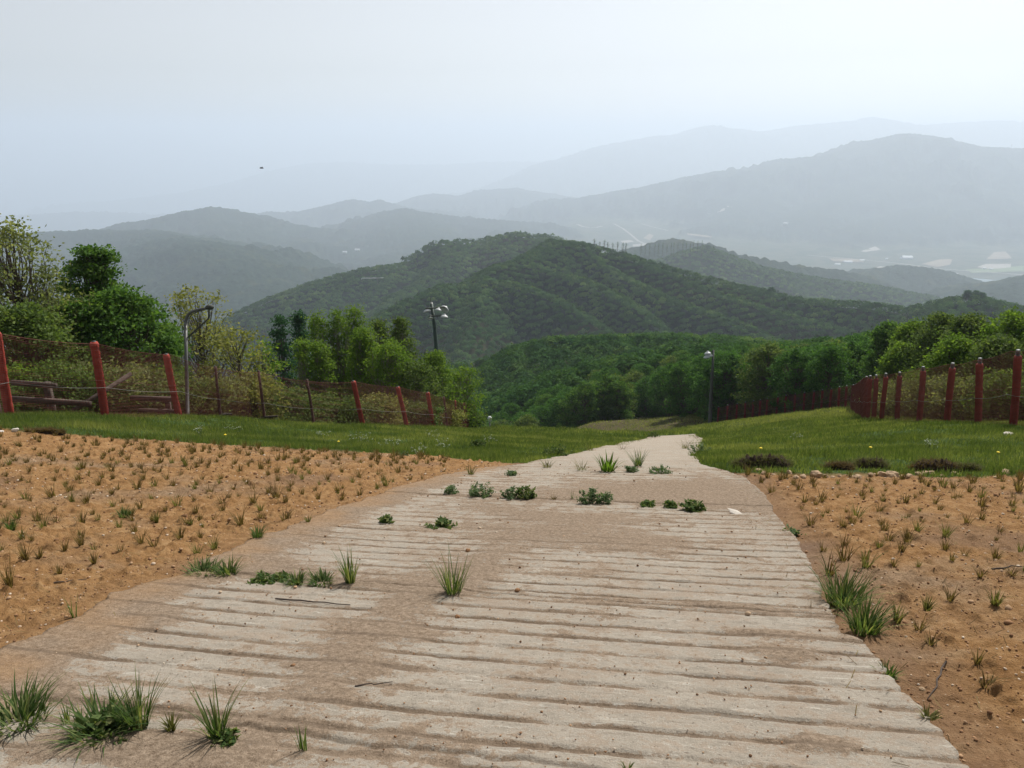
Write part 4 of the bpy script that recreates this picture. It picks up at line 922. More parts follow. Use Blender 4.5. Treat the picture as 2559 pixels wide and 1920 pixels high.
# old wooden barrier and beam behind the left fence
def beam(mb, p0, p1, w, h):
    p0 = np.array(p0, float); p1 = np.array(p1, float); d = p1-p0; L = np.linalg.norm(d); d /= L; s_ = np.cross(d, [0, 0, 1.0]); s_ /= np.linalg.norm(s_); t_ = np.cross(s_, d)
    mb.box((p0+p1)/2, (L, w, h), np.stack([d, s_, t_], 1))
D = 18.9; b = P(100, 884, D); o = (b[0], b[1], G1(b[0], b[1])); r = empty('wooden_barrier', o); tag(r, 'weathered wooden rail barrier behind the net between the first two red posts', 'barrier')
for (u0, v0, u1, v1, dd) in [(25, 827, 122, 834, 0), (18, 861, 196, 873, .12)]:
    m1 = MB(); beam(m1, sp(u0, v0, dd), sp(u1, v1, dd), .09, .12); m1.build('rail', M['wood'], r)
for u, v0 in [(101, 826), (-20, 824)]:
    m1 = MB(); q = sp(u, v0, .2); m1.box((q[0], q[1], q[2]/2-.15), (.14, .14, q[2]+.3)); m1.build('post', M['wood'], r)
D = 23.0; b = P(362, 895, D); o = (b[0], b[1], G1(b[0], b[1])); r = empty('wooden_barrier', o); tag(r, 'low wooden rail barrier just left of the third red post', 'barrier')
for (u0, v0, u1, v1) in [(282, 860, 378, 863), (300, 888, 378, 890)]:
    m1 = MB(); beam(m1, sp(u0, v0), sp(u1, v1), .09, .13); m1.build('rail', M['wood'], r)
m1 = MB(); q = sp(361, 858, .15); m1.box((q[0], q[1], q[2]/2-.15), (.13, .13, q[2]+.3)); m1.build('post', M['wood'], r)
D = 19.4; m1 = MB(); a0, a1 = P(150, 893, D), P(283, 808, D+1.6); o = np.array([0, 0, 0]); beam(m1, a0, a1, .07, .10)
tag(m1.build('wooden_beam', M['wood']), 'wooden beam leaning at a slant behind the second red post', 'beam')
m1 = MB()
tag_logs = [((470, 905, 25.6), (500, 893, 26), 'fallen branch lying left under the thin dark posts'), ((545, 893, 27), (600, 912, 26.4), 'fallen branch lying right under the thin dark posts')]
for a, b_, lab in tag_logs:
    m1 = MB(); p0, p1 = P(*a), P(*b_); p0[2] = G1(p0[0], p0[1])+.08; p1[2] = G1(p1[0], p1[1])+.25; m1.tube([p0, (p0+p1)/2+[0, 0, .05], p1], [.05, .045, .03], 7)
    tag(m1.build('branch', M['wood'], smooth=True), lab, 'branch')

# ---------------------------------------------------------------- meadow grass
HEAPS = []
for hu, hv, hw in [(1650, 1009, 130), (1812, 1016, 62), (1880, 1012, 76), (2020, 1016, 104), (2090, 1019, 60)]:
    q = hit(hu, hv); HEAPS.append(((q[0], hw*q[1]/FPX/2), q[1]))
def meadow():
    R = np.random.default_rng(17); Vs = []; ts = []
    for (x0, x1, y0, y1, dens, h, wd) in [(-14, 12.5, 9, 17, 1500, .085, .0065), (-14, 15, 17, 27, 620, .10, .010), (-11, 18, 27, 40, 300, .13, .015), (-8, 28, 40, 96, 110, .19, .026)]:
        n = int((x1-x0)*(y1-y0)*dens); x = R.uniform(x0, x1, n); y = R.uniform(y0, y1, n)
        D_ = y*CP+(1.6+.34*y)*SP; u = 1106+FPX*x/D_
        ok = (u > -120) & (u < 2340); x, y = x[ok], y[ok]
        for hx, hy in HEAPS: x = np.where((np.abs(x-hx[0]) < hx[1]) & (np.abs(y-hy+.05) < .22), 99, x)
        so = soil_mask(x, y); ins, s_ = road_inside(x, y); hn = fbm(x, y, 1.3, 3, 401)
        thr = .25+.5*fbm(x, y, .8, 2, 405)*0
        ok = (x < 90) & ((so < .35) | ((so < .98) & (R.random(len(x)) < .12))) & ((ins < .05+.15*fbm(x, y, .5, 2, 403)+.45*sstep(14, 24, y)*(R.random(len(x)) < .6)) | (s_ > S_END+.3))
        ok &= R.random(len(x)) < (.80+.7*hn)*np.where((y > 68) & (x < 21), .35, 1)
        x, y, hn, ins = x[ok], y[ok], hn[ok], ins[ok]; n = len(x)
        z = ground_z(x, y)-.01
        big = fbm(x, y, .35, 2, 407); bld = sstep(.15, .4, fbm(x, y, 4.0, 2, 409))
        H = h*(.55+.6*R.random(n))*(1+1.1*np.clip(hn, -.3, 1)+.7*np.clip(big, 0, 1)); az = R.random(n)*6.283; ln = H*R.uniform(.1, .75, n)
        w2 = wd*(.7+.6*R.random(n)); fa = az+1.57+R.normal(size=n)*.5
        b0 = np.stack([x-np.cos(fa)*w2, y-np.sin(fa)*w2, z], -1); b1 = np.stack([x+np.cos(fa)*w2, y+np.sin(fa)*w2, z], -1)
        tp = np.stack([x+np.cos(az)*ln, y+np.sin(az)*ln, z+H], -1)
        Vs.append(np.stack([b0, b1, tp], 1).reshape(-1, 3)); yel = np.clip(np.exp(-((x-22)/8)**2-((y-52)/16)**2), 0, 1)*.45+.35*((y > 66) & (x < 22))
        t = np.clip(.40+.50*fbm(x, y, 1.8, 3, 411)+.16*R.normal(size=n)+.30*bld+.10+yel, 0, 1); ts.append(np.repeat(t, 3))
    V = np.concatenate(Vs)
    return mesh_np('grass', V, np.arange(len(V)).reshape(-1, 3), M['grass'], dict(tint=np.concatenate(ts)))
tag(link('grass', meadow()), kind='stuff')

# ---------------------------------------------------------------- planted tufts on the soil
def tuft_mesh(seed, mat, n, h, wid=.0035, root=.025, lean=.35, droop=.5, spread=.02):
    R = np.random.default_rng(seed); V, F, t = blades(n, h, spread, wid, R, lean, droop, .55, root); return mesh_np('grass_tuft', V, F, mat, dict(tint=t))
TM = [tuft_mesh(600+i, M['straw'] if i % 5 else M['strawgreen'], 28+5*(i % 4), ( .13+.014*(i % 3)), .0032, .024, .35+.05*(i % 3)) for i in range(9)]
TR = np.random.default_rng(23)
def put(name, me, x, y, s, label, cat, group=None, rz=None):
    o = link(name, me, None, (x, y, surf_z(x, y)-.006)); o.scale = (s, s, s); o.rotation_euler = (0, 0, TR.random()*6.28 if rz is None else rz); return tag(o, label, cat, group)
def near_uv(x, y):
    z = G1(x, y)-1.6; D_ = y*CP-z*SP; return 1106+FPX*x/D_, 830-FPX*(z*CP+y*SP)/D_
LP, RPt = [], []
for side, (x0, x1, y0, y1) in (('L', (-10, -1, 4.2, 13.4)), ('R', (1.8, 7.6, 3.6, 10.4))):
    gx_, gy_ = jgrid(x0, x1, y0, y1, .35 if side == 'L' else .34, TR, .42); so = soil_mask(gx_, gy_); ins, _s = road_inside(gx_, gy_)
    ok = (so > .8) & (ins < -.12) & (TR.random(len(gx_)) < .97+.8*fbm(gx_, gy_, .9, 2, 601))
    for x, y in zip(gx_[ok], gy_[ok]):
        u, v = near_uv(x, y)
        if -20 < u < 2232 and v < (1215 if side == 'L' else 1235): (LP if side == 'L' else RPt).append((x, y, v))
LP.sort(key=lambda q: -q[2]); RPt.sort(key=lambda q: -q[2])
tot = 0
extra = []
for lst, lab, gp, mx in ((LP, 'small straw-coloured grass tuft planted on the orange soil left of the road', 'dry grass tufts on the left soil', 190), (RPt, 'small straw-coloured grass tuft planted on the orange soil right of the road', 'dry grass tufts on the right soil', 90)):
    for i, (x, y, v) in enumerate(lst):
        s = (.52+.66*TR.random()**1.2)*(1+.25*(TR.random() < .12))
        if i < mx: put('grass_tuft', TM[int(TR.integers(9))], x, y, s, lab, 'grass tuft', gp)
        else: extra.append((x, y, s))
if extra:
    Vs, Fs, ts, n0 = [], [], [], 0
    for x, y, s in extra:
        V, F, t = blades(30, .15*s, .02, .004, TR, .35, .5, .55, .028); V = V+[x, y, surf_z(x, y)]; Vs.append(V); Fs.append(F+n0); ts.append(t); n0 += len(V)
    tag(link('grass_tufts', mesh_np('grass_tufts', np.vstack(Vs), np.vstack(Fs), M['straw'], dict(tint=np.concatenate(ts)))), kind='stuff')

# ---------------------------------------------------------------- single weeds and clumps, each in its own place
def clump_mesh(kind, w_, h_, seed):
    R = np.random.default_rng(seed); w_ = max(w_, .04); h_ = max(h_, .02)
    if kind == 'spiky': V, F, t = blades(int(46+w_*110), h_*1.12, w_*.10, .0035, R, .42*w_/h_ if h_ else .4, .35, .6, w_*.16, segs=4); mat = M['weed']
    elif kind == 'dense': V, F, t = blades(int(100+w_*360), h_*.95, w_*.10, .0045, R, .40*w_/h_, .7, .75, w_*.33, segs=4); mat = M['weed']
    elif kind == 'thin': V, F, t = blades(12, h_, w_*.1, .003, R, .3*w_/h_, .3, .5, .015, segs=4); mat = M['weed']
    elif kind == 'dry': V, F, t = blades(34, h_, w_*.1, .003, R, .45*w_/h_, .4, .6, w_*.15, segs=3); mat = M['straw']
    elif kind == 'drygreen': V, F, t = blades(44, h_, w_*.1, .0035, R, .4*w_/h_, .45, .6, w_*.16, segs=3); mat = M['strawgreen']
    else:
        ns = int(9+w_*40); cen = []; st_v = MB()
        for k in range(ns):
            a = R.random()*6.283; rr_ = w_*.5*math.sqrt(R.random()); x, y = rr_*math.cos(a), rr_*math.sin(a); hh = h_*(1-.55*(rr_/(w_*.5+1e-6))**2)*R.uniform(.55, 1.05)
            m_ = int(10+hh*130); tt = R.random(m_)**.8; cen.append(np.stack([x*(.6+.5*tt)+R.normal(size=m_)*.014, y*(.6+.5*tt)+R.normal(size=m_)*.014, hh*tt+.006], -1))
        cen = np.vstack(cen); lf = .019 if kind == 'herb' else .027
        V, F = leaf_quads(cen, lf, .5, R=R, aspect=.42); t = np.repeat(np.clip(R.normal(.5, .2, len(cen)), 0, 1), 4); mat = M['greyweed'] if kind == 'herb' else M['weed']
    return mesh_np('weed', V, F, mat, dict(tint=t))
WEEDS = [
 (45,1566,150,75,'dense','weed_clump','dense grass clump in the joint at the bottom left corner'), (145,1568,45,62,'thin','grass_sprout','thin grass sprout between the corner clump and the broad low clump'),
 (220,1592,160,78,'dense','weed_clump','broad low dense grass clump in the lowest joint left of the tall one'), (232,1590,130,40,'leafy','weed_clump','flat leafy weed at the foot of the broad low grass clump'), (302,1578,105,125,'spiky','grass_clump','tall spiky grass clump in the lowest joint at lower left'),
 (372,1582,50,45,'drygreen','grass_sprout','small half-dry sprout right of the tall spiky clump at lower left'), (472,1600,95,112,'spiky','grass_clump','spiky fan-shaped grass clump alone in the lowest joint'), (487,1612,55,18,'leafy','weed_clump','small flat weed at the foot of the fan-shaped grass clump'),
 (655,1626,42,85,'thin','grass_sprout','lone thin grass sprout on the bare slab right of the fan-shaped clump'), (1355,1668,45,22,'thin','grass_sprout','tip of a grass sprout at the bottom edge of the road'),
 (440,1243,80,28,'dense','grass_clump','low grass at the left soil end of the second weedy joint'), (492,1246,52,38,'dense','grass_clump','dense green clump near the left soil end of the second weedy joint'), (565,1258,70,12,'leafy','weed_clump','flat creeping weed between the soil edge clump and the small rosette'),
 (610,1256,30,14,'leafy','weed_clump','tiny rosette in the second weedy joint'), (640,1264,46,26,'dense','grass_clump','small rounded grass clump right of the tiny rosette'), (695,1264,62,26,'dense','grass_clump','low wide grass clump just left of the tall slender one'),
 (757,1264,58,84,'spiky','grass_clump','tall slender grass clump in the second weedy joint'), (980,1286,98,88,'spiky','grass_clump','large spiky grass clump alone in the middle of the road'),
 (833,1131,28,13,'leafy','weed_clump','little round green weed alone left on the middle slab'), (952,1141,58,14,'leafy','weed_clump','flat green weed patch right of the little round one on the middle slab'),
 (975,1068,34,16,'herb','weed_clump','leftmost small grey-green weed of the third weedy joint'), (1035,1073,68,30,'herb','weed_clump','spreading grey-green weed left of the bushy pair in the third joint'), (1104,1078,40,28,'herb','weed_clump','left half of the bushy grey-green pair in the third joint'),
 (1136,1079,36,30,'leafy','weed_clump','right and greener half of the bushy pair in the third joint'), (1196,1082,24,9,'dry','grass_sprout','tiny dry sprout right of the bushy pair in the third joint'), (1237,1081,16,24,'thin','grass_sprout','thin upright sprout left of the twin-tipped weed'),
 (1270,1088,46,42,'herb','weed_clump','taller left tip of the twin weed in the middle of the third joint'), (1303,1090,36,34,'herb','weed_clump','right tip of the twin weed in the middle of the third joint'), (1398,1096,32,11,'leafy','weed_clump','flat small weed right of the twin weed'),
 (1448,1099,22,16,'leafy','weed_clump','small weed just left of the dark green leafy weed'), (1496,1104,50,27,'leafy','weed_clump','dark green round leafy weed at the right of the third joint'),
 (1018,1027,36,24,'drygreen','grass_clump','yellowish clump where the soil meets the fourth joint'), (1105,1029,24,14,'herb','weed_clump','tiny grey weed right of the yellowish clump'), (1182,1012,46,22,'drygreen','grass_clump','dull grass clump at the left part of the fourth joint'),
 (1257,1017,60,22,'drygreen','grass_clump','wide dull grass left of the bright green dock plant'), (1312,1020,58,40,'dock','dock_plant','bright green broad-leaved dock plant in the fourth joint'), (1378,1008,48,40,'spiky','grass_clump','grey-green wispy grass clump right of the dock plant'),
 (1362,1021,30,14,'herb','weed_clump','low weed below the wispy grass clump'), (1428,1024,54,14,'herb','weed_clump','last low weed at the right end of the fourth joint'),
 (1207,986,60,24,'leafy','weed_clump','dark green mound at the left edge of the narrowing road'), (1275,975,50,16,'drygreen','grass_clump','dull grass tuft behind the dark green mound on the left road edge'), (1345,972,40,12,'dry','grass_sprout','dry sprout on the left edge of the far road'),
 (1480,970,44,22,'drygreen','grass_clump','dull grass clump inside the right edge of the far road'), (1512,978,48,24,'herb','weed_clump','grey-green weed on the right edge of the far road'), (1412,945,26,12,'leafy','weed_clump','small weed on the left edge near the end of the road'), (1505,948,34,10,'dry','grass_sprout','dry grass at the right edge near the end of the road'),
 (1823,1296,98,92,'dense','grass_clump','large lush grass clump at the right edge of the slab'), (1868,1355,86,84,'dense','grass_clump','lush grass clump just below the largest one at the right slab edge'), (1938,1340,44,50,'drygreen','grass_sprout','loose yellow-green sprout right of the two lush clumps'),
 (1920,1452,34,40,'dense','grass_clump','small green clump against the slab corner at lower right'), (2005,1556,60,24,'drygreen','grass_clump','flat half-dry grass by the slab edge at lower right'), (1708,1150,44,22,'herb','weed_clump','small grey-green weed on the soil beside the upper right slab edge'),
 (2112,1432,30,44,'dry','grass_tuft','narrow dry tuft third from the lower right corner'), (2130,1482,54,40,'dry','grass_tuft','wide dry tuft nearest the lower right corner'), (2150,1306,40,46,'drygreen','grass_tuft','upright half-dry tuft near the right edge above the narrow one'),
 (2052,1296,42,36,'dry','grass_tuft','dark dry tuft right of the lush clumps'), (1986,1358,46,38,'dry','grass_tuft','bushy dry tuft below right of the lush clumps'), (2010,1390,34,30,'dry','grass_tuft','smaller dry tuft under the bushy dry one'), (2003,1312,34,34,'drygreen','grass_tuft','half-dry tuft above the bushy dry one'),
 (2118,1250,40,26,'dry','grass_tuft','dark low tuft left of the stick on the right soil'), (2186,1240,44,22,'dry','grass_tuft','flat dry tuft at the right edge beside the stick'), (1930,1226,30,28,'dry','grass_tuft','dry tuft behind the largest lush clump'),
 (26,1148,22,32,'dense','grass_tuft','fresh green tuft at the left edge of the soil'), (267,1114,32,28,'dense','grass_tuft','fresh green tuft in the middle of the left soil'), (337,1126,22,36,'drygreen','grass_tuft','upright green-tipped tuft right of the fresh one on the left soil'), (412,1136,24,22,'drygreen','grass_tuft','short green-tipped tuft on the left soil'),
 (557,1165,26,34,'dense','grass_tuft','light green tuft close to the left road edge'), (666,1132,20,20,'drygreen','grass_tuft','little green tuft right at the left road edge'), (160,1336,34,62,'thin','grass_sprout','single leaning green sprout low on the left soil'), (22,1272,42,86,'dry','grass_tuft','tall dry tuft at the left edge low on the soil'),
 (86,1206,24,34,'dry','grass_tuft','dry tuft above the tall one at the left edge'), (203,1220,24,32,'dry','grass_tuft','dry tuft above the leaning green sprout'), (130,1242,20,26,'dry','grass_tuft','thin dry tuft between the tall edge tuft and the leaning sprout'), (175,1176,40,44,'dry','grass_tuft','loose wide dry tuft with long blades on the left soil'),
 (1035,968,40,22,'leafy','weed_clump','dark green round weed in the grass left of the road'), (870,985,30,12,'herb','weed_clump','grey-green weed at the soil border left'),
]
for i, (u, v, pw, ph_, kind, name, lab) in enumerate(WEEDS):
    p = hit(u, v); D_ = p[1]*CP-(p[2]-1.6)*SP; k = D_/FPX
    if kind == 'dock':
        R = np.random.default_rng(5); V, F, t = blades(46, ph_*k*1.1, .03, .013, R, .45, .5, .45, pw*k*.22, segs=4); me = mesh_np('dock', V, F, M['lime'], dict(tint=t*.6))
        sb = MB()
    else: me = clump_mesh(kind, pw*k, ph_*k*1.05, 900+i)
    cat = {'weed_clump': 'weed', 'grass_clump': 'grass clump', 'grass_sprout': 'grass sprout', 'dock_plant': 'weed', 'grass_tuft': 'grass tuft'}[name]
    put(name, me, p[0], p[1], 1.0, lab, cat)

# ---------------------------------------------------------------- stones, clods, sticks
def rock_mesh(seed, mat, sx=1, sy=1, sz=.6, sub=2, rough=.28):
    import bmesh
    bm = bmesh.new(); bmesh.ops.create_icosphere(bm, subdivisions=sub, radius=1); R = np.random.default_rng(seed); o3 = R.uniform(-50, 50, 3)
    for v in bm.verts:
        c = np.array(v.co); n_ = float(perlin(np.array([c[0]*1.1+o3[0]+c[2]*.7]), np.array([c[1]*1.1+o3[1]]), seed)[0])+.5*float(perlin(np.array([c[0]*2.6+o3[2]]), np.array([c[2]*2.6+c[1]]), seed+1)[0])
        s_ = 1+rough*n_*1.6; v.co = (c[0]*sx*s_, c[1]*sy*s_, c[2]*sz*s_)
    me = bpy.data.meshes.new('stone'); bm.to_mesh(me); bm.free(); me.materials.append(mat); return me
STM = [rock_mesh(700+i, M['stone'], 1, .75, .55) for i in range(6)]
def stone(u, v, pw, me, lab, group=None, name='stone', cat='stone', sink=.25):
    p = hit(u, v); D_ = p[1]*CP-(p[2]-1.6)*SP; s = pw*D_/FPX/2
    o = link(name, me, None, (p[0], p[1], surf_z(p[0], p[1])+s*(.55-sink))); o.scale = (s, s, s); o.rotation_euler = (TR.uniform(-.2, .2), TR.uniform(-.2, .2), TR.random()*6.28); return tag(o, lab, cat, group)
for i, (u, v, pw) in enumerate([(1639,1018,16),(1650,1024,14),(1669,1027,13),(1690,1028,10),(1706,1025,15),(1718,1033,16),(1735,1032,18),(1763,1029,28),(1785,1030,16),(1800,1031,14),(1815,1031,12),(1828,1028,13),(1840,1028,15),(1853,1031,20),(1880,1027,15),(1890,1027,13),(1903,1027,25),(1925,1029,28),(1948,1031,14),(1962,1032,18),(1985,1024,18),(2000,1022,20),(2012,1023,18),(2035,1027,12),(2062,1025,16),(2172,1026,22),(2150,1033,12)]):
    stone(u, v, pw, STM[i % 6], 'tan stone in the row along the border of the right soil and the grass', 'tan stones along the right soil border')
WS = rock_mesh(720, M['whitestone'], 1, .7, .5)
stone(2176, 944, 22, WS, 'white stone in the grass before the nearest right fence post'); stone(34, 933, 17, WS, 'white stone at the left soil border near the picture edge'); stone(3, 934, 12, WS, 'small white stone at the very left edge of the soil border')
DK = rock_mesh(730, M['clod'], 1, .8, .65)
SLB = rock_mesh(731, M['whitestone'], 1, .5, .10)
for u, v, pw, lab in [(1011, 1194, 12, 'small brown stone on the road above the large spiky clump'), (1118, 1281, 13, 'small brown stone on the road right of the large spiky clump'), (988, 1339, 13, 'small brown stone on the road below the large spiky clump'), (1911, 1265, 17, 'red-brown stone on the right soil near the lush clumps'),
                      (1590, 1112, 34, 'flat broken slab piece at the right end of the third joint'), (290, 1100, 0, '')][:5]:
    stone(u, v, pw, DK if 'slab' not in lab else SLB, lab, sink=.45 if 'slab' in lab else .25)
WP = [(1995, 1478, 16, 'pale stone on the right soil by the slab edge below the small green clump'), (2065, 1205, 13, 'pale round stone in the middle of the right soil'), (700, 1178, 8, 'pale pebble beside the left road edge')]
for u, v, pw, lab in WP: stone(u, v, pw, STM[2], lab)
# torn turf heaps
def turf_heap(u, v, pw, ph_, seed, lab):
    p = hit(u, v+6); D_ = p[1]*CP-(p[2]-1.6)*SP; k = D_/FPX; R = np.random.default_rng(seed); root = empty('turf_heap', (p[0], p[1], surf_z(p[0], p[1])))
    tag(root, lab, 'turf heap', None); mb_v = []; n = 34; m = 14; a = np.linspace(-1, 1, n); b = np.linspace(-1, 1, m); A, B = np.meshgrid(a, b, indexing='ij')
    prof = np.clip(1-A**4, 0, 1)*np.sqrt(np.clip(1-B**2, 0, 1)); X = A*pw*k/2; Y = B*ph_*k*.9
    Zh = prof*ph_*k*(.95+1.3*fbm(A*3+seed, B*2, .45, 3, seed))+.03*fbm(X, Y, .06, 3, seed+3)*prof-.03
    V = np.stack([X, Y, Zh], -1).reshape(-1, 3); i = np.arange(n-1)[:, None]*m; j = np.arange(m-1)[None]
    F = np.stack([i+j, i+m+j, i+m+j+1, i+j+1], -1).reshape(-1, 4); link('soil', mesh_np('soil', V, F, M['turf']), root)
    nb = int(60+pw*2.2); bx_ = R.uniform(-1, 1, nb); by_ = R.uniform(-.6, .9, nb); Vs = []; Fs = []; ts = []; n0 = 0
    for q in range(nb):
        V, F, t = blades(5, R.uniform(.04, .11), .02, .004, R, .9, .9, .5, .015, segs=2); zq = ph_*k*.85*(1-bx_[q]**4)*math.sqrt(max(0, 1-by_[q]**2))
        V = V+[bx_[q]*pw*k/2, by_[q]*ph_*k*.9, zq-.02]; Vs.append(V); Fs.append(F+n0); ts.append(t); n0 += len(V)
    link('roots', mesh_np('roots', np.vstack(Vs), np.vstack(Fs), M['strawgreen'] if seed % 2 else M['straw'], dict(tint=np.concatenate(ts)*.6)), root)
for q in [(1650, 1003, 130, 26, 811, 'largest dark torn turf heap at the left end of the right soil border'), (1812, 1010, 62, 13, 812, 'low dark turf heap in the middle of the right soil border'), (1880, 1006, 76, 20, 813, 'dark turf heap second from the right along the soil border'),
          (2020, 1010, 104, 26, 814, 'tall dark turf heap with dry roots toward the right edge'), (2090, 1013, 60, 16, 815, 'rightmost low turf heap of the soil border'), (95, 930, 90, 8, 816, 'low dark turf ridge at the left soil border behind the white stone')]: turf_heap(*q)
# sticks
for (u0, v0), (u1, v1), rr_, lab in [((600, 1300), (752, 1313), .006, 'thin dark stick lying across the left wheel track'), ((768, 1489), (838, 1484), .004, 'thin twig lying on the slab at lower left centre'), ((2145, 1228), (2206, 1222), .007, 'pale stick lying on the right soil at the picture edge'), ((2045, 1430), (2010, 1500), .005, 'curved dry root on the soil at lower right'), ((120, 1262), (190, 1256), .005, 'dry twig on the left soil above the leaning sprout')]:
    a, b = hit(u0, v0), hit(u1, v1); t = np.linspace(0, 1, 7)[:, None]; pp = a+(b-a)*t; pp[:, :2] += TR.normal(size=(7, 2))*.008; pp[:, 2] = [surf_z(x, y)+rr_*1.2 for x, y in pp[:, :2]]
    m1 = MB(); m1.tube(pp, np.linspace(rr_, rr_*.5, 7), 6); tag(m1.build('stick', M['wood'], smooth=True), lab, 'stick')
# crumbs and gravel
def gravel():
    import bmesh
    bm = bmesh.new(); bmesh.ops.create_icosphere(bm, subdivisions=1, radius=1); bv = np.array([v.co[:] for v in bm.verts]); bf = np.array([[v.index for v in f.verts] for f in bm.faces]); bm.free()
    R = np.random.default_rng(31); xs = []; ys = []; ss = []
    for (x0, x1, y0, y1, n, s0, s1) in [(-6, 4.2, 2.0, 5, 15000, .002, .012), (-9, 7, 5, 13.5, 15000, .004, .019), (-9, 7, 3, 13, 500, .012, .034)]:
        xs.append(R.uniform(x0, x1, n)); ys.append(R.uniform(y0, y1, n)); ss.append(s0+(s1-s0)*R.random(n)**2.5)
    x, y, s = map(np.concatenate, (xs, ys, ss)); so = soil_mask(x, y); ins, sr = road_inside(x, y)
    on = (ins > 0) & (sr < S_END); ok = (so > .5) & (~on | (R.random(len(x)) < .22)); s = np.where(on, s*.65, s)
    edge = (np.abs(ins) < .25); x, y, s, on = x[ok], y[ok], s[ok], on[ok]
    z = np.where(on, base_h(x, y)+.018, ground_z(x, y)); n = len(x)
    a = R.random(n)*6.28; V = bv[None]*(1+.35*R.normal(size=(n, len(bv), 1)).clip(-1, 1)*.6); V = V*np.stack([np.ones(n), R.uniform(.6, 1, n), R.uniform(.45, .8, n)], -1)[:, None]
    ca, sa = np.cos(a)[:, None], np.sin(a)[:, None]; X = V[..., 0]*ca-V[..., 1]*sa; Y = V[..., 0]*sa+V[..., 1]*ca
    V = np.stack([X*s[:, None]+x[:, None], Y*s[:, None]+y[:, None], V[..., 2]*s[:, None]+z[:, None]+s[:, None]*.2], -1)
    F = (bf[None]+(np.arange(n)*len(bv))[:, None, None]).reshape(-1, 3); tone = np.repeat(R.random(n), len(bv))
    m, nn, o = new_mat('gravel_material'); princ(nn, o, ramp(nn, attr(nn, 'tint'), [(0, (.14, .075, .04)), (.55, (.30, .17, .09)), (.86, (.42, .28, .17)), (.97, (.55, .46, .36))]), .95, spec=.1)
    return mesh_np('gravel', V.reshape(-1, 3), F, m, dict(tint=tone))
tag(link('gravel', gravel()), kind='stuff')
# straw litter on soil
def litter():
    R = np.random.default_rng(37); n = 3800; x = R.uniform(-9, 7.5, n); y = R.uniform(2.2, 13.3, n); ok = (soil_mask(x, y) > .6) & (road_inside(x, y)[0] < .3); x, y = x[ok], y[ok]; n = len(x)
    z = ground_z(x, y)+.012; z = np.where(road_inside(x, y)[0] > 0.02, base_h(x, y)+.022, z); a = R.random(n)*6.28; L = R.uniform(.015, .06, n); w_ = .0018
    d = np.stack([np.cos(a)*L, np.sin(a)*L, R.uniform(-.008, .014, n)], -1); s_ = np.stack([-np.sin(a)*w_, np.cos(a)*w_, np.zeros(n)], -1); c = np.stack([x, y, z], -1)
    V = np.stack([c-d-s_, c-d+s_, c+d+s_, c+d-s_], 1).reshape(-1, 3)
    return mesh_np('straw_litter', V, np.arange(4*n).reshape(n, 4), M['straw'], dict(tint=np.repeat(R.random(n), 4)))
tag(link('straw_litter', litter()), kind='stuff')

# ---------------------------------------------------------------- wild flowers
def flower(u, v, kind, lab, pw=10):
    p = hit(u, v); D_ = p[1]*CP-(p[2]-1.6)*SP; k = D_/FPX; z = surf_z(p[0], p[1]); R = np.random.default_rng(int(u*7+v))
    if kind == 'dandelion':
        root = empty('dandelion', (p[0], p[1], z)); h = .16; m1 = MB(); m1.tube([(0, 0, 0), (.01, 0, h)], .003, 5); m1.build('stem', M['weed_s'], root)
        m1 = MB(); lathe(m1, (.01, 0, h), [(0, .012), (.018, .012), (.028, .004), (.02, -.006), (0, -.008)], 12); m1.build('flower_head', M['yellow'], root)
        return tag(root, lab, 'flower')
    root = empty('wildflower_clump', (p[0], p[1], z)); w_ = pw*k; n = int(8+pw*.35); sb = MB(); cen = []
    for q in range(n):
        a = R.random()*6.28; rr_ = w_/2*math.sqrt(R.random()); h = R.uniform(.10, .22); x, y = rr_*math.cos(a), rr_*math.sin(a); sb.tube([(x*.7, y*.7, 0), (x, y, h)], .002, 3, cap=False)
        m_ = 6; cen.append(np.stack([x+R.normal(size=m_)*.014, y+R.normal(size=m_)*.014, h+R.normal(size=m_)*.006], -1))
    sb.build('stems', M['weed_s'], root); cen = np.vstack(cen); V, F = leaf_quads(cen, .007, 1.5, R=R, aspect=.9); link('blossoms', mesh_np('blossoms', V, F, M['whitepetal']), root); return tag(root, lab, 'flowers')
M['weed_s'] = simple('stem_material', (.06, .11, .03), .8, .2, 9, 0)
for u, v, lab in [(1876, 988, 'yellow dandelion in the right grass above the middle turf heap'), (2151, 998, 'yellow dandelion in the right grass near the picture edge'), (731, 968, 'yellow dandelion in the left grass before the fourth red post'), (487, 955, 'yellow dandelion in the left grass below the thin dark posts'), (1640, 990, 'yellow dandelion in the right grass behind the largest turf heap')]: flower(u, v, 'dandelion', lab)
for u, v, pw, lab in [(505, 934, 44, 'white flowering clump in the left grass before the second thin dark post'), (430, 945, 22, 'small white flowering clump left of the larger one'), (780, 958, 60, 'white flowers in the left grass before the fourth red post'), (700, 950, 34, 'white flowers in the left grass before the third thin post'), (845, 968, 54, 'white flowers in the left grass before the fifth red post'), (935, 948, 36, 'white flowers in the left grass before the sixth red post'),
                      (955, 972, 40, 'white flowers near the soil border left of the dark round weed'), (1060, 958, 30, 'white flowers just right of the dark round weed'), (905, 985, 36, 'white flowers on the soil border in the left grass'), (2010, 975, 30, 'pale flowers in the middle of the right grass'), (1720, 955, 26, 'pale flowers in the right grass below the far fence')]: flower(u, v, 'w', lab, pw)
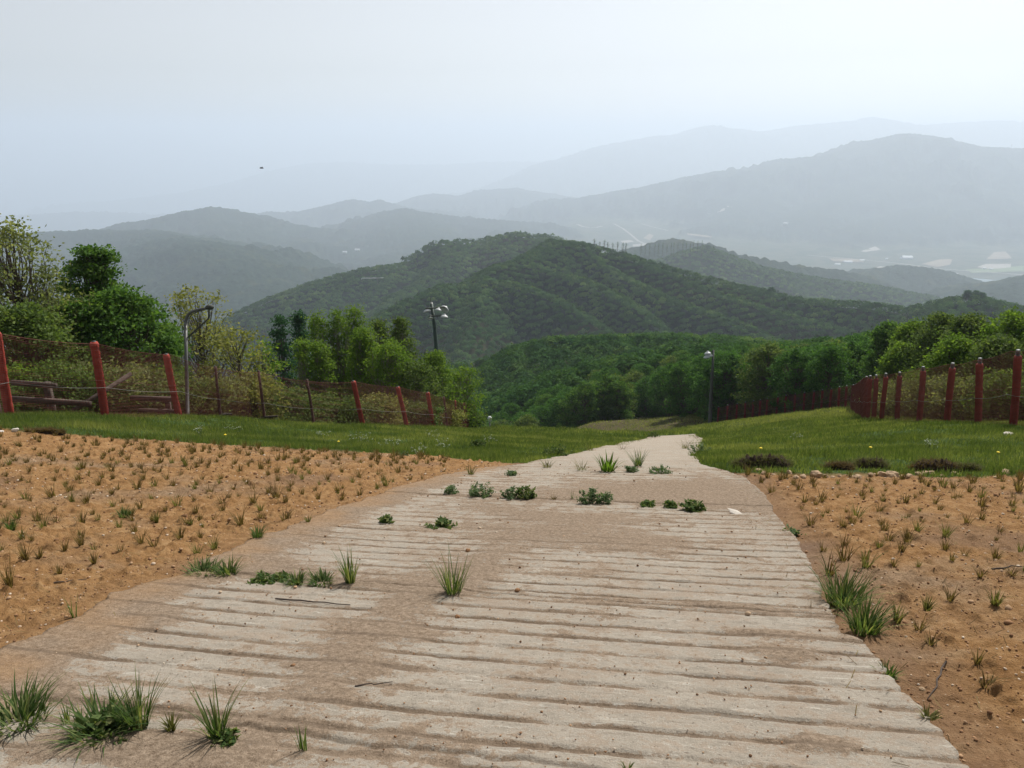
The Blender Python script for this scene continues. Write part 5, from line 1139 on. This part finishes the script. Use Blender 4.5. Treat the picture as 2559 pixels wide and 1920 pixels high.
# a bird
bp = P(565, 364, 60); m1 = MB(); m1.tube([(-.16, 0, 0), (-.05, 0, .02), (.08, 0, .02), (.17, 0, .0)], [.01, .05, .045, .01], 8)
br = m1.build('bird', M['black'], smooth=True); br.location = bp; tag(br, 'small dark bird high in the sky over the left hills', 'bird')
m1 = MB(); m1.add([(-.06, 0, .03), (.06, 0, .03), (.02, .30, .10), (-.05, .28, .10)], [[0, 1, 2, 3]]); m1.build('wing', M['black'], br)
m1 = MB(); m1.add([(-.06, 0, .03), (.06, 0, .03), (.02, -.30, .10), (-.05, -.28, .10)], [[0, 1, 2, 3]]); m1.build('wing', M['black'], br)

# ---------------------------------------------------------------- valley: fields, pond, roads, buildings
def vhit(u, v):
    D = np.linspace(2900, 12800, 3000); a = (u-1106)/FPX; b = (830-v)/FPX; X = D*a; Y = D*(CP+b*SP); Z = 1.6+D*(-SP+b*CP); g = Z-base_h(X, Y); i = int(np.argmax(g < 0)); return np.array([X[i], Y[i], Z[i]])
def sheet(name, uvs, mat, dz=4.0):
    pts = np.array([vhit(*q) for q in uvs]); pts[:, 2] += dz; me = bpy.data.meshes.new(name); me.from_pydata([tuple(p) for p in pts], [], [list(range(len(pts)))]); me.materials.append(mat); me.update(); return tag(link(name, me), kind='structure')
wm, wn, wo = new_mat('water_material'); princ(wn, wo, (.05, .11, .12), .25, noise(wn, .05, 2, .5, objco(wn)), .1, .3, .5)
sheet('water', [(2064,598),(2078,606),(2092,612),(2126,617),(2152,615),(2164,607),(2102,602)], wm, 1.5)
F_, PF = M['field'], M['palefield']
for q, mt in [([(1990,572),(2028,562),(2057,562),(2052,574),(2024,579)], F_), ([(2109,579),(2130,572),(2183,572),(2183,579),(2140,584)], PF), ([(2130,562),(2148,546),(2172,545),(2186,560)], F_), ([(2085,584),(2212,576),(2212,588),(2100,592)], M['greenfield'] if 'greenfield' in M else F_),
              ([(1858,545),(1890,534),(1903,541),(1870,546)], PF), ([(1524,462),(1572,446),(1582,449),(1560,458),(1532,464)], PF), ([(1880,584),(1900,577),(1915,579),(1895,588)], PF), ([(1340,522),(1362,520),(1370,524),(1345,527)], PF),
              ([(1390,516),(1402,506),(1412,510),(1404,521)], F_), ([(1366,530),(1400,527),(1402,531),(1368,534)], PF), ([(1790,560),(1862,562),(1866,568),(1800,566)], F_), ([(1484,505),(1540,512),(1536,515),(1486,509)], F_), ([(1936,584),(1988,576),(1992,580),(1946,588)], F_)]:
    sheet('field', q, mt)
def lane(pts, w_):
    V = []
    for i, q in enumerate(pts):
        a = vhit(*pts[max(0, i-1)]); b = vhit(*pts[min(len(pts)-1, i+1)]); c = vhit(*q); d = (b-a)[:2]; d /= np.linalg.norm(d); n_ = np.array([-d[1], d[0]])*w_/2
        V += [(c[0]-n_[0], c[1]-n_[1], c[2]+5), (c[0]+n_[0], c[1]+n_[1], c[2]+5)]
    me = bpy.data.meshes.new('valley_road'); me.from_pydata(V, [], [[2*i, 2*i+1, 2*i+3, 2*i+2] for i in range(len(pts)-1)]); me.materials.append(PF); tag(link('valley_road', me), kind='structure')
lane([(1247,486),(1258,491),(1272,493),(1288,493),(1301,490)], 26); lane([(1326,485),(1345,495),(1362,508),(1378,522),(1396,530)], 18); lane([(1385,485),(1410,492),(1444,500)], 14); lane([(1743,553),(1800,558),(1870,564),(1950,572),(2040,584),(2130,590),(2212,596)], 14)
def house(u, v, pw, hgt, depth, lab, group=None, roof=None):
    c = vhit(u, v); D_ = c[1]*CP-(c[2]-1.6)*SP; L = pw*D_/FPX; root = empty('farm_building', (c[0], c[1], c[2]-.5)); tag(root, lab, 'building', group)
    m1 = MB(); m1.box((0, 0, hgt/2), (L, depth, hgt)); m1.build('wall', M['whitewall'], root)
    m1 = MB(); V = [(-L/2-.6, -depth/2-.6, hgt), (L/2+.6, -depth/2-.6, hgt), (L/2+.6, 0, hgt+depth*.22), (-L/2-.6, 0, hgt+depth*.22), (L/2+.6, depth/2+.6, hgt), (-L/2-.6, depth/2+.6, hgt)]
    V2_ = [(x, y, z+.5) for x, y, z in V]; me = bpy.data.meshes.new('roof'); me.from_pydata(V+V2_, [], [[6, 7, 8, 9], [9, 8, 10, 11], [0, 3, 2, 1], [3, 5, 4, 2], [0, 1, 7, 6], [4, 5, 11, 10], [0, 6, 9, 3], [3, 9, 11, 5], [1, 2, 8, 7], [2, 4, 10, 8]]); me.materials.append(roof or M['whitewall']); link('roof', me, root)
for q in [(1958,560,22,12,40,'largest white building in the right valley'), (1862,564,9,6,18,'small white building left of the largest one in the right valley'), (1831,568,18,8,24,'long pale building at the left end of the valley floor'), (1809,573,11,6,18,'pale shed just below the long building in the valley'), (1915,561,4,6,14,'tiny white house between the small and the largest white buildings'),
          (1907,583,11,7,16,'pale hall behind the low hill in the valley'), (1872,589,7,7,14,'left house of the little village behind the low hill'), (1881,592,6,8,14,'right house of the little village behind the low hill'), (2064,594,8,6,14,'small white building at the left end of the pond'), (2126,583,6,9,12,'white house above the middle of the pond'), (2140,584,7,8,12,'white house right of the one above the pond'),
          (1697,485,9,10,20,'lone white building high on the far slope'), (745,548,9,10,16,'left white building in the hazy left valley'), (772,543,10,10,16,'right white building in the hazy left valley')]: house(*q)
# long white roof on the wooded left ridge
Dg = np.linspace(600, 1250, 600); _q = np.array([P(805, 603, d_) for d_ in Dg]); D = Dg[int(np.argmax(_q[:, 2] < base_h(_q[:, 0], _q[:, 1])+7.5))]-4; a0 = P(781, 603, D); a1 = P(829, 600, D); L = np.linalg.norm((a1-a0)[:2]); gz = (a0[2]+a1[2])/2-9.5; root = empty('cable_car_station', ((a0[0]+a1[0])/2, (a0[1]+a1[1])/2, gz)); tag(root, 'long thin white roof standing out of the wood on the left slope', 'roof structure')
zt = (a0[2]+a1[2])/2-gz; m1 = MB(); m1.tube([(-L/2, 0, zt-1.6), (-L/2+.1, 0, zt-.6), (-L/2+.9, 0, zt), (0, 0, zt+.15), (L*.16, 0, zt+.25)], [.45, .5, .55, .55, .55], 8); m1.build('roof', M['whitewall'], root)
m1 = MB(); m1.tube([(L*.16, 0, zt+.25), (L*.34, 0, zt+.3), (L*.42, 0, zt+.35), (L/2, 0, zt+.7)], [.25, .3, .6, .2], 8); m1.build('roof_end', M['lampwhite'], root)
for xx in (-L/2+.2, L*.2): m1 = MB(); m1.tube([(xx, 0, -.5), (xx, 0, zt-.2)], .18, 8); m1.build('post', M['galv'], root)
# pylons on the far mountain
def pylon(u, v, lab):
    c = vhit(u, v+6); H = 42; root = empty('pylon', (c[0], c[1], c[2])); tag(root, lab, 'pylon'); m1 = MB()
    for sx, sy in ((-1, -1), (1, -1), (1, 1), (-1, 1)): m1.tube([(sx*4, sy*4, 0), (sx*1, sy*1, H*.65), (sx*.5, sy*.5, H)], .4, 4)
    m1.build('tower', M['galv'], root); m1 = MB()
    for z, w_ in ((H*.66, 9), (H*.8, 7.5), (H*.94, 6)): m1.tube([(-w_, 0, z), (w_, 0, z)], .45, 4)
    m1.build('crossarm', M['galv'], root)
pylon(2184, 316, 'lattice pylon on the far mountain crest at the right edge'); pylon(1690, 350, 'lattice pylon on the far mountain crest left of its peak'); pylon(1540, 376, 'lattice pylon where the far mountain crest drops to the left')
HAZE_TOP = float(GZ.max())+5
# ---------------------------------------------------------------- haze
hm, hn, ho = new_mat('haze_material')
pv = hn.nodes.new('ShaderNodeVolumePrincipled'); pv.inputs['Color'].default_value = (.775, .875, 1.0, 1)
pv.inputs['Density'].default_value = HAZE_DENSITY; pv.inputs['Anisotropy'].default_value = 0.3
hn.links.new(pv.outputs[0], ho.inputs['Volume'])
zlo = float(GZ.min())-1.0; mb = MB(); mb.box((0, 0, (zlo+HAZE_TOP)/2), (74000, 74000, HAZE_TOP-zlo))
hz = mb.build('haze', hm); tag(hz, kind='stuff')
